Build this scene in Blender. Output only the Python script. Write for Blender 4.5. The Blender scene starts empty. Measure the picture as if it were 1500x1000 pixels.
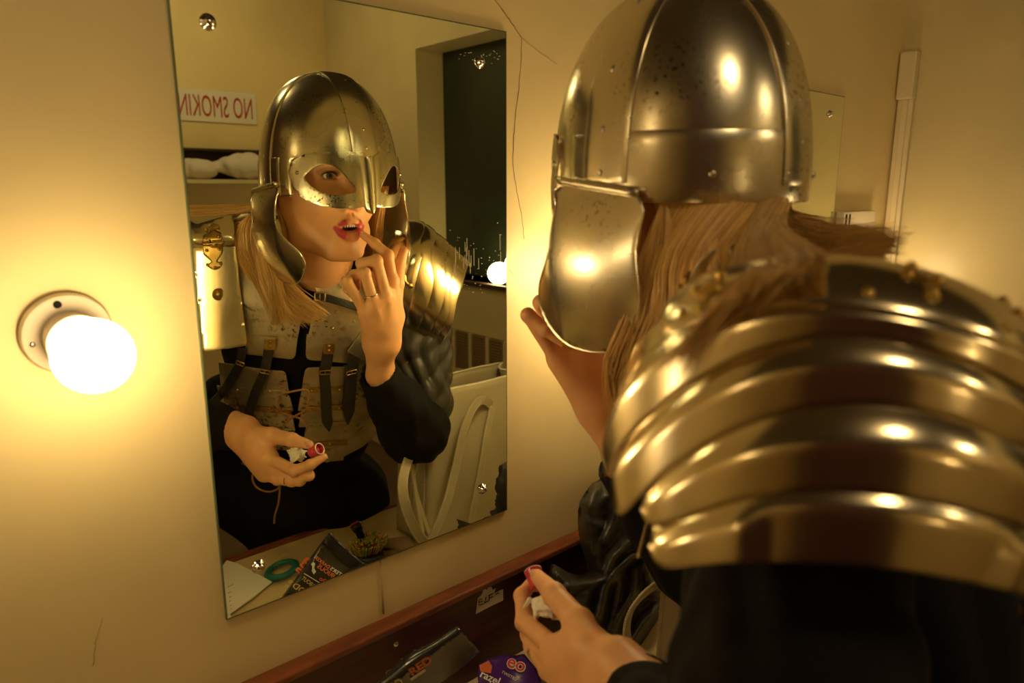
import bpy, bmesh, math, random
import numpy as np
from mathutils import Vector, Matrix, noise
from mathutils.geometry import delaunay_2d_cdt
random.seed(7)
rng = np.random.default_rng(7)
SC = bpy.context.scene
C = SC.collection
PI = math.pi
ZF = -1.5            # floor height in the frame whose origin is below the camera at lens height
# ---------------------------------------------------------------- camera
FPX = 1040.0
PITCH = math.atan2(224, FPX)
YAW = math.radians(41.7)
CAMP = np.array([0, -0.8, 0.0])
_h = np.array([math.sin(YAW), math.cos(YAW), 0]); CR = np.array([math.cos(YAW), -math.sin(YAW), 0])
CF = _h*math.cos(PITCH)+np.array([0, 0, -math.sin(PITCH)])
CU = _h*math.sin(PITCH)+np.array([0, 0, math.cos(PITCH)])
def V(*a): return np.array(a, float)
def nrm(v):
    v = np.asarray(v, float); return v/(np.linalg.norm(v)+1e-12)
def ray(u, v):
    """sight line through a photograph pixel"""
    return nrm(CR*(u-750)-CU*(v-500)+CF*FPX)
def mray(u, v):
    """the same sight line after the mirror has turned it back into the room"""
    d = ray(u, v); return V(0, 0.8, 0), V(d[0], -d[1], d[2])
def hit(o, d, axis, val):
    return o+d*((val-o[axis])/d[axis])
def wallp(u, v, y=0.0): return hit(CAMP, ray(u, v), 1, y)
def dpt(u, v, ax, val): return hit(CAMP, ray(u, v), ax, val)
def mpt(u, v, ax, val):
    o, d = mray(u, v); return hit(o, d, ax, val)

# ---------------------------------------------------------------- materials
MATS = {}
def mat(name, col, rough=.5, metal=0., noise_amt=0., noise_scale=8., bump=0., bump_scale=60., spec=.5, col2=None,
        aniso=0., coat=0., sss=0., sheen=0., rough_var=0., emit=None, estr=0., trans=0., detail=4., ior=1.45, stretch=None, lo=.35, hi=.7):
    m = bpy.data.materials.new(name); m.use_nodes = True
    nt = m.node_tree; N = nt.nodes; L = nt.links; b = N['Principled BSDF']
    b.inputs['Base Color'].default_value = (*col, 1); b.inputs['Roughness'].default_value = rough
    b.inputs['Metallic'].default_value = metal; b.inputs['Specular IOR Level'].default_value = spec
    b.inputs['Anisotropic'].default_value = aniso; b.inputs['Coat Weight'].default_value = coat
    b.inputs['Coat Roughness'].default_value = .15
    b.inputs['Sheen Weight'].default_value = sheen; b.inputs['IOR'].default_value = ior
    b.inputs['Transmission Weight'].default_value = trans
    if sss:
        b.inputs['Subsurface Weight'].default_value = sss
        b.inputs['Subsurface Radius'].default_value = (1, .35, .2); b.inputs['Subsurface Scale'].default_value = .006
    if emit: b.inputs['Emission Color'].default_value = (*emit, 1); b.inputs['Emission Strength'].default_value = estr
    tc = N.new('ShaderNodeTexCoord'); src = tc.outputs['Object']
    if stretch:
        mp = N.new('ShaderNodeMapping'); mp.inputs['Scale'].default_value = stretch; L.new(src, mp.inputs['Vector']); src = mp.outputs['Vector']
    if noise_amt or col2 or rough_var:
        n = N.new('ShaderNodeTexNoise'); n.inputs['Scale'].default_value = noise_scale; n.inputs['Detail'].default_value = detail
        L.new(src, n.inputs['Vector'])
        r = N.new('ShaderNodeMapRange'); r.inputs['From Min'].default_value = lo; r.inputs['From Max'].default_value = hi
        L.new(n.outputs['Fac'], r.inputs['Value'])
        if noise_amt or col2:
            mx = N.new('ShaderNodeMix'); mx.data_type = 'RGBA'
            c2 = col2 if col2 else tuple(c*(1-noise_amt) for c in col)
            mx.inputs[6].default_value = (*col, 1); mx.inputs[7].default_value = (*c2, 1)
            L.new(r.outputs[0], mx.inputs[0]); L.new(mx.outputs[2], b.inputs['Base Color'])
            m['mix'] = mx.name
        if rough_var:
            r2 = N.new('ShaderNodeMapRange'); r2.inputs['To Min'].default_value = rough; r2.inputs['To Max'].default_value = rough+rough_var
            r2.inputs['From Min'].default_value = .3; r2.inputs['From Max'].default_value = .7
            L.new(n.outputs['Fac'], r2.inputs['Value']); L.new(r2.outputs[0], b.inputs['Roughness'])
    if bump:
        n2 = N.new('ShaderNodeTexNoise'); n2.inputs['Scale'].default_value = bump_scale; n2.inputs['Detail'].default_value = 3
        L.new(src, n2.inputs['Vector'])
        bp = N.new('ShaderNodeBump'); bp.inputs['Strength'].default_value = bump; bp.inputs['Distance'].default_value = .002
        L.new(n2.outputs['Fac'], bp.inputs['Height']); L.new(bp.outputs[0], b.inputs['Normal'])
    MATS[name] = m
    return m
def add_spots(m, col, scale=120., thr=.34, width=.05, mask_scale=9., mask_lo=.5, mask_hi=.62, rough=.6):
    """small dark rust pits on a metal"""
    nt = m.node_tree; N = nt.nodes; L = nt.links; b = N['Principled BSDF']
    tc = N.new('ShaderNodeTexCoord')
    n = N.new('ShaderNodeTexNoise'); n.inputs['Scale'].default_value = scale; n.inputs['Detail'].default_value = 3; L.new(tc.outputs['Object'], n.inputs['Vector'])
    r = N.new('ShaderNodeMapRange'); r.inputs['From Min'].default_value = thr+width; r.inputs['From Max'].default_value = thr; L.new(n.outputs['Fac'], r.inputs['Value'])
    k = N.new('ShaderNodeTexNoise'); k.inputs['Scale'].default_value = mask_scale; L.new(tc.outputs['Object'], k.inputs['Vector'])
    r2 = N.new('ShaderNodeMapRange'); r2.inputs['From Min'].default_value = mask_lo; r2.inputs['From Max'].default_value = mask_hi; L.new(k.outputs['Fac'], r2.inputs['Value'])
    mu = N.new('ShaderNodeMath'); mu.operation = 'MULTIPLY'; L.new(r.outputs[0], mu.inputs[0]); L.new(r2.outputs[0], mu.inputs[1])
    mx = N.new('ShaderNodeMix'); mx.data_type = 'RGBA'; L.new(mu.outputs[0], mx.inputs[0]); mx.inputs[7].default_value = (*col, 1)
    if b.inputs['Base Color'].links: L.new(b.inputs['Base Color'].links[0].from_socket, mx.inputs[6])
    else: mx.inputs[6].default_value = b.inputs['Base Color'].default_value
    L.new(mx.outputs[2], b.inputs['Base Color'])

# ---------------------------------------------------------------- objects
def tag(o, label=None, cat=None, group=None, kind=None):
    if label: o['label'] = label
    if cat: o['category'] = cat
    if group: o['group'] = group
    if kind: o['kind'] = kind
    return o
def thing(name, loc, label, cat, group=None):
    """an Empty at the base of a thing; its parts keep their coordinates"""
    o = bpy.data.objects.new(name, None); C.objects.link(o); o.location = loc; o.empty_display_size = .05
    return tag(o, label, cat, group)
def mesh_obj(name, verts, faces, m, parent=None, smooth=True, label=None, cat=None, group=None, kind=None, sharp=None):
    me = bpy.data.meshes.new(name)
    me.from_pydata([tuple(map(float, v)) for v in verts], [], [tuple(map(int, f)) for f in faces]) if not isinstance(verts, np.ndarray) or len(faces) < 3000 else fast_mesh(me, verts, faces)
    me.update()
    if smooth:
        me.polygons.foreach_set('use_smooth', [True]*len(me.polygons))
    for mm in (m if isinstance(m, (list, tuple)) else [m]): me.materials.append(mm)
    if sharp is not None:
        try: me.set_sharp_from_angle(angle=math.radians(sharp))
        except Exception: pass
    o = bpy.data.objects.new(name, me); C.objects.link(o)
    if parent:
        o.parent = parent
        if parent.type == 'EMPTY': o.location = -parent.location
    tag(o, label, cat, group, kind)
    return o
def fast_mesh(me, verts, faces):
    v = np.asarray(verts, np.float32); f = np.asarray(faces, np.int32); k = f.shape[1]
    me.vertices.add(len(v)); me.vertices.foreach_set('co', v.ravel())
    me.loops.add(f.size); me.loops.foreach_set('vertex_index', f.ravel())
    me.polygons.add(len(f)); me.polygons.foreach_set('loop_start', np.arange(len(f), dtype=np.int32)*k)
    me.update(calc_edges=True); me.validate()
class MB:
    """collects shapes into one mesh"""
    def __init__(s): s.v = []; s.f = []
    def add(s, v, f):
        n = len(s.v); s.v += [tuple(map(float, p)) for p in v]; s.f += [tuple(i+n for i in q) for q in f]; return s
    def box(s, a, b, rot=None, c=None):
        a = np.asarray(a, float); b = np.asarray(b, float)
        p = [(x, y, z) for x in (a[0], b[0]) for y in (a[1], b[1]) for z in (a[2], b[2])]
        if rot is not None: p = [tuple(rot @ np.array(q)+c) for q in p]
        return s.add(p, [(0, 1, 3, 2), (4, 6, 7, 5), (0, 4, 5, 1), (2, 3, 7, 6), (0, 2, 6, 4), (1, 5, 7, 3)])
    def build(s, name, m, parent=None, **k): return mesh_obj(name, s.v, s.f, m, parent, **k)
def bevel(o, w, seg=2, ang=35):
    b = o.modifiers.new('b', 'BEVEL'); b.width = w; b.segments = seg; b.limit_method = 'ANGLE'; b.angle_limit = math.radians(ang); return o
def subsurf(o, n=1):
    b = o.modifiers.new('s', 'SUBSURF'); b.levels = n; b.render_levels = n; return o
def frame(d, up=(0, 0, 1)):
    d = nrm(d); u = np.asarray(up, float)
    if abs(d@u) > .95: u = V(1, 0, 0)
    x = nrm(np.cross(u, d)); return x, np.cross(d, x), d
def tube_geo(path, r, n=8, caps=True, flat=1.0, up=(0, 0, 1), closed=False):
    path = [np.asarray(p, float) for p in path]; K = len(path)
    rs = r if hasattr(r, '__len__') else [r]*K
    V_, F_ = [], []; px = None
    for i, p in enumerate(path):
        if closed: d = path[(i+1) % K]-path[i-1]
        else: d = path[min(i+1, K-1)]-path[max(i-1, 0)]
        d = nrm(d)
        if px is None: x, y, _ = frame(d, up)
        else:
            x = nrm(px-d*(px@d)); y = np.cross(d, x)
        px = x
        for k in range(n):
            a = 2*PI*k/n; V_.append(p+(x*math.cos(a)+y*math.sin(a)*flat)*rs[i])
    for i in range(K if closed else K-1):
        j = (i+1) % K
        for k in range(n):
            F_.append((i*n+k, i*n+(k+1) % n, j*n+(k+1) % n, j*n+k))
    if caps and not closed:
        F_.append(tuple(range(n))[::-1]); F_.append(tuple((K-1)*n+k for k in range(n)))
    return V_, F_
def lathe_geo(prof, c, axis, n=32, up=(0, 0, 1), sx=1., sy=1., caps=True):
    """prof: (radius, height along axis)"""
    x, y, d = frame(axis, up); c = np.asarray(c, float); V_, F_ = [], []
    for r, h in prof:
        for k in range(n):
            a = 2*PI*k/n; V_.append(c+d*h+(x*math.cos(a)*sx+y*math.sin(a)*sy)*r)
    for i in range(len(prof)-1):
        for k in range(n): F_.append((i*n+k, i*n+(k+1) % n, (i+1)*n+(k+1) % n, (i+1)*n+k))
    if caps and prof[0][0] > 1e-6: F_.append(tuple(range(n))[::-1])
    if caps and prof[-1][0] > 1e-6: F_.append(tuple((len(prof)-1)*n+k for k in range(n)))
    return V_, F_
def dome_geo(c, nrmv, r, h, n=12):
    """rivet head"""
    return lathe_geo([(r, -h*.5), (r, 0), (r*.86, h*.5), (r*.5, h*.87), (r*.02, h)], c, nrmv, n)
def cr_spline(P, n=8, closed=False):
    P = [np.asarray(p, float) for p in P]; out = []; K = len(P)
    for i in range(K if closed else K-1):
        if closed: a, b, c_, d = P[i-1], P[i], P[(i+1) % K], P[(i+2) % K]
        else: a, b, c_, d = P[max(i-1, 0)], P[i], P[i+1], P[min(i+2, K-1)]
        for j in range(n):
            t = j/n; out.append(.5*((2*b)+(-a+c_)*t+(2*a-5*b+4*c_-d)*t*t+(-a+3*b-3*c_+d)*t**3))
    if not closed: out.append(P[-1])
    return out
def round_poly(P, r, n=5):
    """polygon with its corners rounded; r one radius or one per corner"""
    P = [np.asarray(p, float) for p in P]; out = []; K = len(P)
    for i in range(K):
        a, b, c_ = P[i-1], P[i], P[(i+1) % K]; ri = r[i] if hasattr(r, '__len__') else r
        la, lc = np.linalg.norm(a-b), np.linalg.norm(c_-b); q = min(ri, la*.45, lc*.45)
        if q < 1e-6: out.append(b); continue
        p0 = b+(a-b)/la*q; p1 = b+(c_-b)/lc*q
        for j in range(n+1):
            t = j/n; out.append(p0*(1-t)**2+b*2*t*(1-t)+p1*t*t)
    return out
def inside(P, q):
    x, y = q; r = False; j = len(P)-1
    for i in range(len(P)):
        xi, yi = P[i][0], P[i][1]; xj, yj = P[j][0], P[j][1]
        if (yi > y) != (yj > y) and x < (xj-xi)*(y-yi)/(yj-yi)+xi: r = not r
        j = i
    return r
def resample(P, step):
    out = []
    for i in range(len(P)):
        a = np.asarray(P[i], float); b = np.asarray(P[(i+1) % len(P)], float); n = max(1, int(np.linalg.norm(b-a)/step))
        for j in range(n): out.append(a+(b-a)*j/n)
    return out
def fill2d(outline, holes=(), step=.01):
    """triangulated filling of a flat outline with inner grid points"""
    loops = [resample(outline, step)]+[resample(h, step) for h in holes]
    pts, edges = [], []
    for lp in loops:
        n = len(pts); pts += [tuple(p[:2]) for p in lp]; edges += [(n+i, n+(i+1) % len(lp)) for i in range(len(lp))]
    A = np.array(pts); lo, hi = A.min(0), A.max(0)
    xs = np.arange(lo[0]+step*.5, hi[0], step); ys = np.arange(lo[1]+step*.5, hi[1], step)
    for x in xs:
        for y in ys:
            if inside(outline, (x, y)) and not any(inside(h, (x, y)) for h in holes):
                if np.min((A[:, 0]-x)**2+(A[:, 1]-y)**2) > (step*.45)**2: pts.append((x, y))
    vs, _, fs, *_ = delaunay_2d_cdt([Vector(p) for p in pts], edges, [], 0, step*1e-4)
    vs = [tuple(v) for v in vs]; out = []
    for f in fs:
        c = (sum(vs[i][0] for i in f)/3, sum(vs[i][1] for i in f)/3)
        if inside(outline, c) and not any(inside(h, c) for h in holes): out.append(tuple(f))
    return vs, out
def plate(name, outline, fmap, m, parent=None, holes=(), step=.01, thick=.0015, offset=0, bev=0., face_to=None, **k):
    """sheet cut to an outline, laid on a surface by fmap(u, v) and given thickness"""
    vs, fs = fill2d(outline, holes, step)
    P = [fmap(*v) for v in vs]
    if face_to is not None and fs:
        s = 0
        for f in fs[:200]:
            a, b, c_ = (np.asarray(P[i]) for i in f[:3]); s += np.cross(b-a, c_-a)@(np.asarray(face_to)-a)
        if s < 0: fs = [f[::-1] for f in fs]
    o = mesh_obj(name, P, fs, m, parent, **k)
    s = o.modifiers.new('t', 'SOLIDIFY'); s.thickness = thick; s.offset = offset
    if bev: bevel(o, bev, 2, 50)
    return o

# ---------------------------------------------------------------- distance-field modelling
def smin(a, b, k):
    if k <= 0: return np.minimum(a, b)
    h = np.maximum(k-np.abs(a-b), 0)/k; return np.minimum(a, b)-h*h*k*.25
class SDF:
    def __init__(s, lo, hi, h):
        s.lo = np.asarray(lo, float); s.h = h; s.n = np.ceil((np.asarray(hi)-s.lo)/h).astype(int)+1
        s.g = np.full(tuple(s.n), .08, np.float32)
    def box(s, lo, hi):
        a = np.clip(np.floor((lo-s.lo)/s.h).astype(int), 0, s.n); b = np.clip(np.ceil((hi-s.lo)/s.h).astype(int)+1, 0, s.n)
        sl = tuple(slice(x, y) for x, y in zip(a, b))
        ax = [s.lo[i]+s.h*np.arange(a[i], b[i]) for i in range(3)]
        X, Y, Z = ax[0][:, None, None], ax[1][None, :, None], ax[2][None, None, :]
        return sl, X, Y, Z
    def op(s, sl, d, k, mode):
        if 0 in s.g[sl].shape: return
        d = d.astype(np.float32)
        if mode == 'add': s.g[sl] = smin(s.g[sl], d, k)
        elif mode == 'sub': s.g[sl] = -smin(-s.g[sl], d, k)
    def cap(s, a, b, ra, rb, k=.01, mode='add'):
        a = np.asarray(a, float); b = np.asarray(b, float); m = max(ra, rb)+k+s.h*3
        sl, X, Y, Z = s.box(np.minimum(a, b)-m, np.maximum(a, b)+m)
        ab = b-a; L2 = ab@ab+1e-12
        t = np.clip(((X-a[0])*ab[0]+(Y-a[1])*ab[1]+(Z-a[2])*ab[2])/L2, 0, 1)
        d = np.sqrt((X-a[0]-ab[0]*t)**2+(Y-a[1]-ab[1]*t)**2+(Z-a[2]-ab[2]*t)**2)-(ra+(rb-ra)*t)
        s.op(sl, d, k, mode); return s
    def chain(s, pts, rs, k=.01, mode='add'):
        for i in range(len(pts)-1): s.cap(pts[i], pts[i+1], rs[i], rs[i+1], k, mode)
        return s
    def ell(s, c, r, k=.01, mode='add', R=None):
        c = np.asarray(c, float); r = np.asarray(r, float) if hasattr(r, '__len__') else np.full(3, r, float)
        m = r.max()+k+s.h*3
        sl, X, Y, Z = s.box(c-m, c+m)
        x, y, z = X-c[0], Y-c[1], Z-c[2]
        if R is not None:   # rows are the local axes
            R = np.asarray(R); x, y, z = (R[i][0]*x+R[i][1]*y+R[i][2]*z for i in range(3))
        k0 = np.sqrt((x/r[0])**2+(y/r[1])**2+(z/r[2])**2)+1e-9
        k1 = np.sqrt((x/r[0]**2)**2+(y/r[1]**2)**2+(z/r[2]**2)**2)+1e-9
        s.op(sl, k0*(k0-1)/k1, k, mode); return s
    def mesh(s, it=2):
        g = s.g; B = g < 0
        nx, ny, nz = g.shape
        off = [(i, j, k) for i in (0, 1) for j in (0, 1) for k in (0, 1)]
        cnt = sum(B[i:nx-1+i, j:ny-1+j, k:nz-1+k].astype(np.int8) for i, j, k in off)
        act = (cnt > 0) & (cnt < 8); ci = np.argwhere(act); idx = -np.ones(act.shape, np.int32); idx[act] = np.arange(len(ci))
        acc = np.zeros((len(ci), 3)); num = np.zeros(len(ci))
        val = {o: g[ci[:, 0]+o[0], ci[:, 1]+o[1], ci[:, 2]+o[2]] for o in off}
        for a in off:
            for ax in range(3):
                if a[ax]: continue
                b = list(a); b[ax] = 1; b = tuple(b); va, vb = val[a], val[b]; cr = (va < 0) != (vb < 0)
                t = np.where(cr, va/(va-vb+1e-20), 0)
                p = np.array(a, float)[None, :].repeat(len(ci), 0); p[:, ax] = t
                acc[cr] += p[cr]; num[cr] += 1
        P = (ci+acc/num[:, None])*s.h+s.lo
        F = []
        for ax in range(3):
            a1, a2 = (ax+1) % 3, (ax+2) % 3
            s0 = [slice(0, None)]*3; s1 = [slice(0, None)]*3
            s0[ax] = slice(0, -1); s1[ax] = slice(1, None)
            cr = B[tuple(s0)] != B[tuple(s1)]
            E_ = np.argwhere(cr)
            ok = (E_[:, a1] > 0) & (E_[:, a2] > 0) & (E_[:, a1] < g.shape[a1]-1) & (E_[:, a2] < g.shape[a2]-1); E_ = E_[ok]
            st = B[E_[:, 0], E_[:, 1], E_[:, 2]]
            q = []
            for d1, d2 in ((0, 0), (-1, 0), (-1, -1), (0, -1)):
                w = E_.copy(); w[:, a1] += d1; w[:, a2] += d2; q.append(idx[w[:, 0], w[:, 1], w[:, 2]])
            q = np.stack(q, 1); q[~st] = q[~st][:, ::-1]
            F.append(q)
        F = np.concatenate(F); F = F[(F >= 0).all(1)]
        return P, F[:, ::-1]
def smooth_mesh(P, F, it=2, f=.5):
    for _ in range(it):
        acc = np.zeros_like(P); n = np.zeros(len(P))
        for a, b in ((0, 1), (1, 2), (2, 3), (3, 0)):
            np.add.at(acc, F[:, a], P[F[:, b]]); np.add.at(acc, F[:, b], P[F[:, a]]); np.add.at(n, F[:, a], 1); np.add.at(n, F[:, b], 1)
        P = P*(1-f)+acc/np.maximum(n, 1)[:, None]*f
    return P
def text_geo(body, size, font_shear=0., space=1., bold=0.):
    """letter outlines as a flat mesh in x, y"""
    cu = bpy.data.curves.new('t', 'FONT'); cu.body = body; cu.size = size; cu.shear = font_shear; cu.space_character = space; cu.offset = bold
    cu.resolution_u = 3
    o = bpy.data.objects.new('t', cu); C.objects.link(o); dg = bpy.context.evaluated_depsgraph_get(); me = bpy.data.meshes.new_from_object(o.evaluated_get(dg))
    v = [tuple(p.co) for p in me.vertices]; f = [tuple(p.vertices) for p in me.polygons]
    bpy.data.objects.remove(o); bpy.data.curves.remove(cu); bpy.data.meshes.remove(me)
    return v, f
# ================================================================ materials
M_wall = mat('cream_wall_paint', (.84, .68, .34), .38, noise_amt=.10, noise_scale=3., bump=.22, bump_scale=28., rough_var=.12)
M_wall2 = mat('cream_end_wall_paint', (.72, .61, .33), .30, noise_amt=.12, noise_scale=4., bump=.25, bump_scale=45., rough_var=.1)
M_ceil = mat('ceiling_paint', (.06, .045, .03), .7)
M_floor = mat('brown_lino', (.16, .10, .06), .35, noise_amt=.3)
M_wood = mat('dark_red_brown_wood', (.085, .020, .010), .32, noise_amt=.5, noise_scale=14., stretch=(1, 8, 8), coat=.25, bump=.1)
M_ledge = mat('worn_brown_ledge', (.23, .065, .02), .38, col2=(.13, .03, .012), noise_amt=.5, noise_scale=16., stretch=(1, 6, 6), coat=.2)
M_cream = mat('cream_laminate', (.66, .52, .27), .32, noise_amt=.12)
M_mirror = mat('mirror_silver', (.90, .93, .74), .0, metal=1.)
M_glass_edge = mat('green_glass_edge', (.10, .13, .06), .12, spec=.8)
M_chrome = mat('chrome', (.75, .72, .66), .10, metal=1.)
M_black_hole = mat('dark_hole', (.01, .008, .006), .9)
M_porc = mat('white_plastic', (.78, .68, .52), .35)
M_bulb = mat('lit_bulb_glass', (1, .95, .85), .3, emit=(1, .74, .37), estr=9.5)
M_bulb_off = mat('unlit_bulb_glass', (.85, .78, .6), .18, coat=.5)
M_crack = mat('crack_filler', (.28, .15, .05), .9)
M_seam = mat('wall_seam', (.52, .40, .20), .6)
M_green = mat('dark_green_board', (.020, .032, .018), .35, noise_amt=.3, bump=.15, bump_scale=40.)
M_sign = mat('white_sign', (.80, .74, .62), .18)
M_red = mat('red_letters', (.42, .035, .02), .35)
M_vent = mat('vent_dark', (.30, .20, .09), .6)
M_conduit = mat('conduit_white', (.78, .66, .42), .35)

# ================================================================ the room
XE, YB, ZC, XW = 2.097, -3.18, 1.05, -1.3
def wall(name, a, b, m, **k):
    return MB().box(a, b).build(name, m, smooth=False, kind='structure', **k)
wall('wall_mirror', (XW-.1, 0, ZF), (XE+.35, .10, ZC), M_wall)
wall('wall_back', (XW-.1, YB-.10, ZF), (XE+.35, YB, ZC), M_wall)
wall('wall_left', (XW-.1, YB, ZF), (XW, 0, ZC), M_wall)
# end wall with the recess seen in the glass: opening y -2.27..-1.45, z -.42..+.66
RY0, RY1, RZ0, RZ1, RX = -2.27, -1.42, -.43, .665, 2.26
e = MB(); e.box((XE, YB, ZF), (XE+.25, RY0, ZC)); e.box((XE, RY1, ZF), (XE+.25, 0, ZC)); e.box((XE, RY0, RZ1), (XE+.25, RY1, ZC)); e.box((XE, RY0, ZF), (XE+.25, RY1, RZ0))
e.box((RX+.02, RY0, RZ0), (XE+.25, RY1, RZ1))
e.build('wall_end', M_wall2, smooth=False, kind='structure')
MB().box((RX, RY0, RZ0+.0), (RX+.02, RY1, RZ1)).build('trim_1', M_green, smooth=False, kind='structure', label='dark green panel set back in the recess')
wall('floor', (XW-.1, YB-.1, ZF-.1), (XE+.35, .1, ZF), M_floor)
wall('ceiling', (XW-.1, YB-.1, ZC), (XE+.35, .1, ZC+.1), M_ceil)

# seam between wall boards below the mirror, drawn as a shallow lip
s = [(.4655, 0, -.508), (.466, 0, -.55), (.467, 0, -.592)]
v, f = tube_geo([V(p[0], -.0005, p[2]) for p in s], .0016, 6); mesh_obj('trim_2', v, f, M_seam, kind='structure')
# the filled crack in the plaster right of the mirror
def crack(name, px, r, m):
    P = []
    pts = [wallp(*p) for p in px]
    for i in range(len(pts)-1):
        for j in range(4):
            q = pts[i]+(pts[i+1]-pts[i])*j/4; q = q+V(random.uniform(-.0009, .0009), 0, random.uniform(-.0006, .0006)); q[1] = -.0002; P.append(q)
    P.append(V(pts[-1][0], -.0002, pts[-1][2]))
    v, f = tube_geo(P, [r*random.uniform(.6, 1.3) for _ in P], 5, flat=.6); return mesh_obj(name, v, f, m, kind='structure')
crack('trim_3', [(725, 0), (740, 20), (752, 38), (763, 55)], .0009, M_crack)
crack('trim_4', [(764, 55), (763, 90), (760, 130), (756, 160), (752, 200), (751, 240), (757, 280), (764, 318), (768, 350)], .0005, M_crack)
crack('trim_5', [(765, 56), (780, 70), (797, 82), (815, 94)], .0005, M_seam)
crack('trim_6', [(745, 395), (752, 402), (770, 398), (790, 396)], .0004, M_seam)
crack('trim_7', [(150, 905), (140, 940), (136, 975)], .0003, M_crack)

# ---------------------------------------------------------------- counter
ZT = -.76; YF = -.622
ct = thing('dressing_counter', (.5, -.31, ZT), 'long dressing counter, cream top with dark red-brown back board, under the mirrors', 'counter')
b = MB().box((-1.0, YF+.02, ZT-.03), (XE-.002, -.022, ZT)).build('counter_top', M_cream, ct, smooth=False)
b = MB().box((-1.0, -.022, ZT-.09), (XE-.002, -.002, -.608)).build('back_board', M_wood, ct, smooth=False, label='dark wooden back board')
b = MB().box((-1.0, -.030, -.608), (XE-.002, -.001, -.597)).build('ledge', M_ledge, ct, smooth=False); bevel(b, .003, 3)
b = MB().box((-1.0, YF, ZT-.06), (XE-.002, YF+.02, ZT+.006)).build('front_lip', M_ledge, ct, smooth=False); bevel(b, .004, 3)
b = MB().box((-1.0, YF+.1, ZF), (-.96, -.05, ZT-.03)).build('support', M_wood, ct, smooth=False)
b = MB().box((XE-.05, YF+.1, ZF), (XE-.002, -.05, ZT-.03)).build('support', M_wood, ct, smooth=False)
q = wallp(580, 943, -.022)
v, f = dome_geo(q, (0, -1, 0), .0045, .003, 16); mesh_obj('screw', v, f, M_chrome, ct, label='chrome screw in the back board')

# ---------------------------------------------------------------- mirrors
def make_mirror(x0, x1, z0, z1, label, screws):
    t = thing('wall_mirror', ((x0+x1)/2, 0, z0), label, 'mirror', )
    g = MB().box((x0, -.0045, z0), (x1, -.0002, z1)).build('glass_edge', M_glass_edge, t, smooth=False, label='greenish edge of the glass')
    MB().add([(x0+.0015, -.0047, z0+.0015), (x1-.0015, -.0047, z0+.0015), (x1-.0015, -.0047, z1-.0015), (x0+.0015, -.0047, z1-.0015)], [(0, 1, 2, 3)]).build('mirror_glass', M_mirror, t, smooth=False)
    for sx, sz in screws:
        v, f = lathe_geo([(.0085, .004), (.0085, .0055), (.006, .0068), (.0055, .0075), (.0052, .010), (.0035, .0122), (.0002, .013)], (sx, 0, sz), (0, -1, 0), 24)
        mesh_obj('mirror_screw', v, f, M_chrome, t, label='chrome dome-headed screw')
    return t
scr = [wallp(307, 31, -.01), wallp(706, 90, -.01), wallp(710, 717, -.01), wallp(381, 832, -.01)]
wm = make_mirror(.251, .6985, -.505, .214, 'frameless wall mirror showing the helmeted woman', [(p[0], p[2]) for p in scr])
M_speck = mat('dust_speck', (.75, .70, .55), .7)
mb = MB(); r_ = np.random.default_rng(21)
def speck(u, v, a, b):
    p = wallp(u, v, -.0052); mb.box(p-V(a, .0002, b), p+V(a, .0002, b))
for _ in range(70): speck(r_.uniform(645, 737), 320+110*r_.beta(2, 1.2), r_.uniform(.0002, .0006), r_.uniform(.0002, .0007))
for _ in range(22): speck(r_.uniform(672, 732), r_.uniform(74, 95), r_.uniform(.0003, .0012), .0003)
for _ in range(16): u = r_.uniform(665, 736); speck(u, r_.uniform(350, 400), .00011, r_.uniform(.006, .014))
mb.build('dust_specks', M_speck, wm, smooth=False, kind='stuff')
q = wallp(1219, 166, -.01)
make_mirror(1.32, 1.768, -.505, .213, 'second wall mirror glimpsed past the back of the helmet', [(q[0], q[2]), (1.37, .165), (q[0], -.46), (1.37, -.46)])

# ---------------------------------------------------------------- lamps
def lampholder(c, label, lit=True, tilt=(0, -1, 0), group=None, r=.0335, out=.088, name='bulb_lamp', m=None):
    """round base screwed to the wall, straight socket and globe bulb"""
    c = np.asarray(c, float); ax = nrm(tilt)
    t = thing(name, c, label, 'lamp', group)
    v, f = lathe_geo([(.040, 0), (.040, .004), (.0385, .0075), (.034, .0095), (.024, .0105), (.0235, .012)], c, ax, 48); mesh_obj('base_plate', v, f, M_porc, t, sharp=40)
    v, f = lathe_geo([(.0235, .010), (.0235, .030), (.0262, .031), (.0270, .036), (.0262, .041), (.0232, .042), (.0225, .038), (.021, .025)], c, ax, 40); mesh_obj('socket', v, f, M_porc, t, sharp=40)
    x, y, _ = frame(ax)
    for a, mm, rr in ((.9, M_black_hole, .0042), (2.4, M_chrome, .003)):
        p = c+ax*.0092+(x*math.cos(a+.9)+y*math.sin(a+.9))*.0315
        v, f = dome_geo(p, ax, rr, .0016, 12); mesh_obj('screw', v, f, mm, t)
    n = 22; prof = [(.0165, .036), (.0175, .042)]
    for i in range(n+1):
        a = PI*(.86-.86*i/n); prof.append((max(r*math.sin(a), .0002), out-r*math.cos(a)*1.0))
    v, f = lathe_geo(prof, c, ax, 40); mesh_obj('bulb', v, f, m or (M_bulb if lit else M_bulb_off), t, label='glowing globe bulb' if lit else 'unlit globe bulb')
    return t
lampholder((.128, 0, -.138), 'glowing globe bulb in round white holder left of the mirror', tilt=(.05, -1, -.10))
lampholder((.845, 0, -.137), 'lit globe bulb on the wall hidden behind the helmet cheek guard', r=.043, out=.115)
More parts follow.
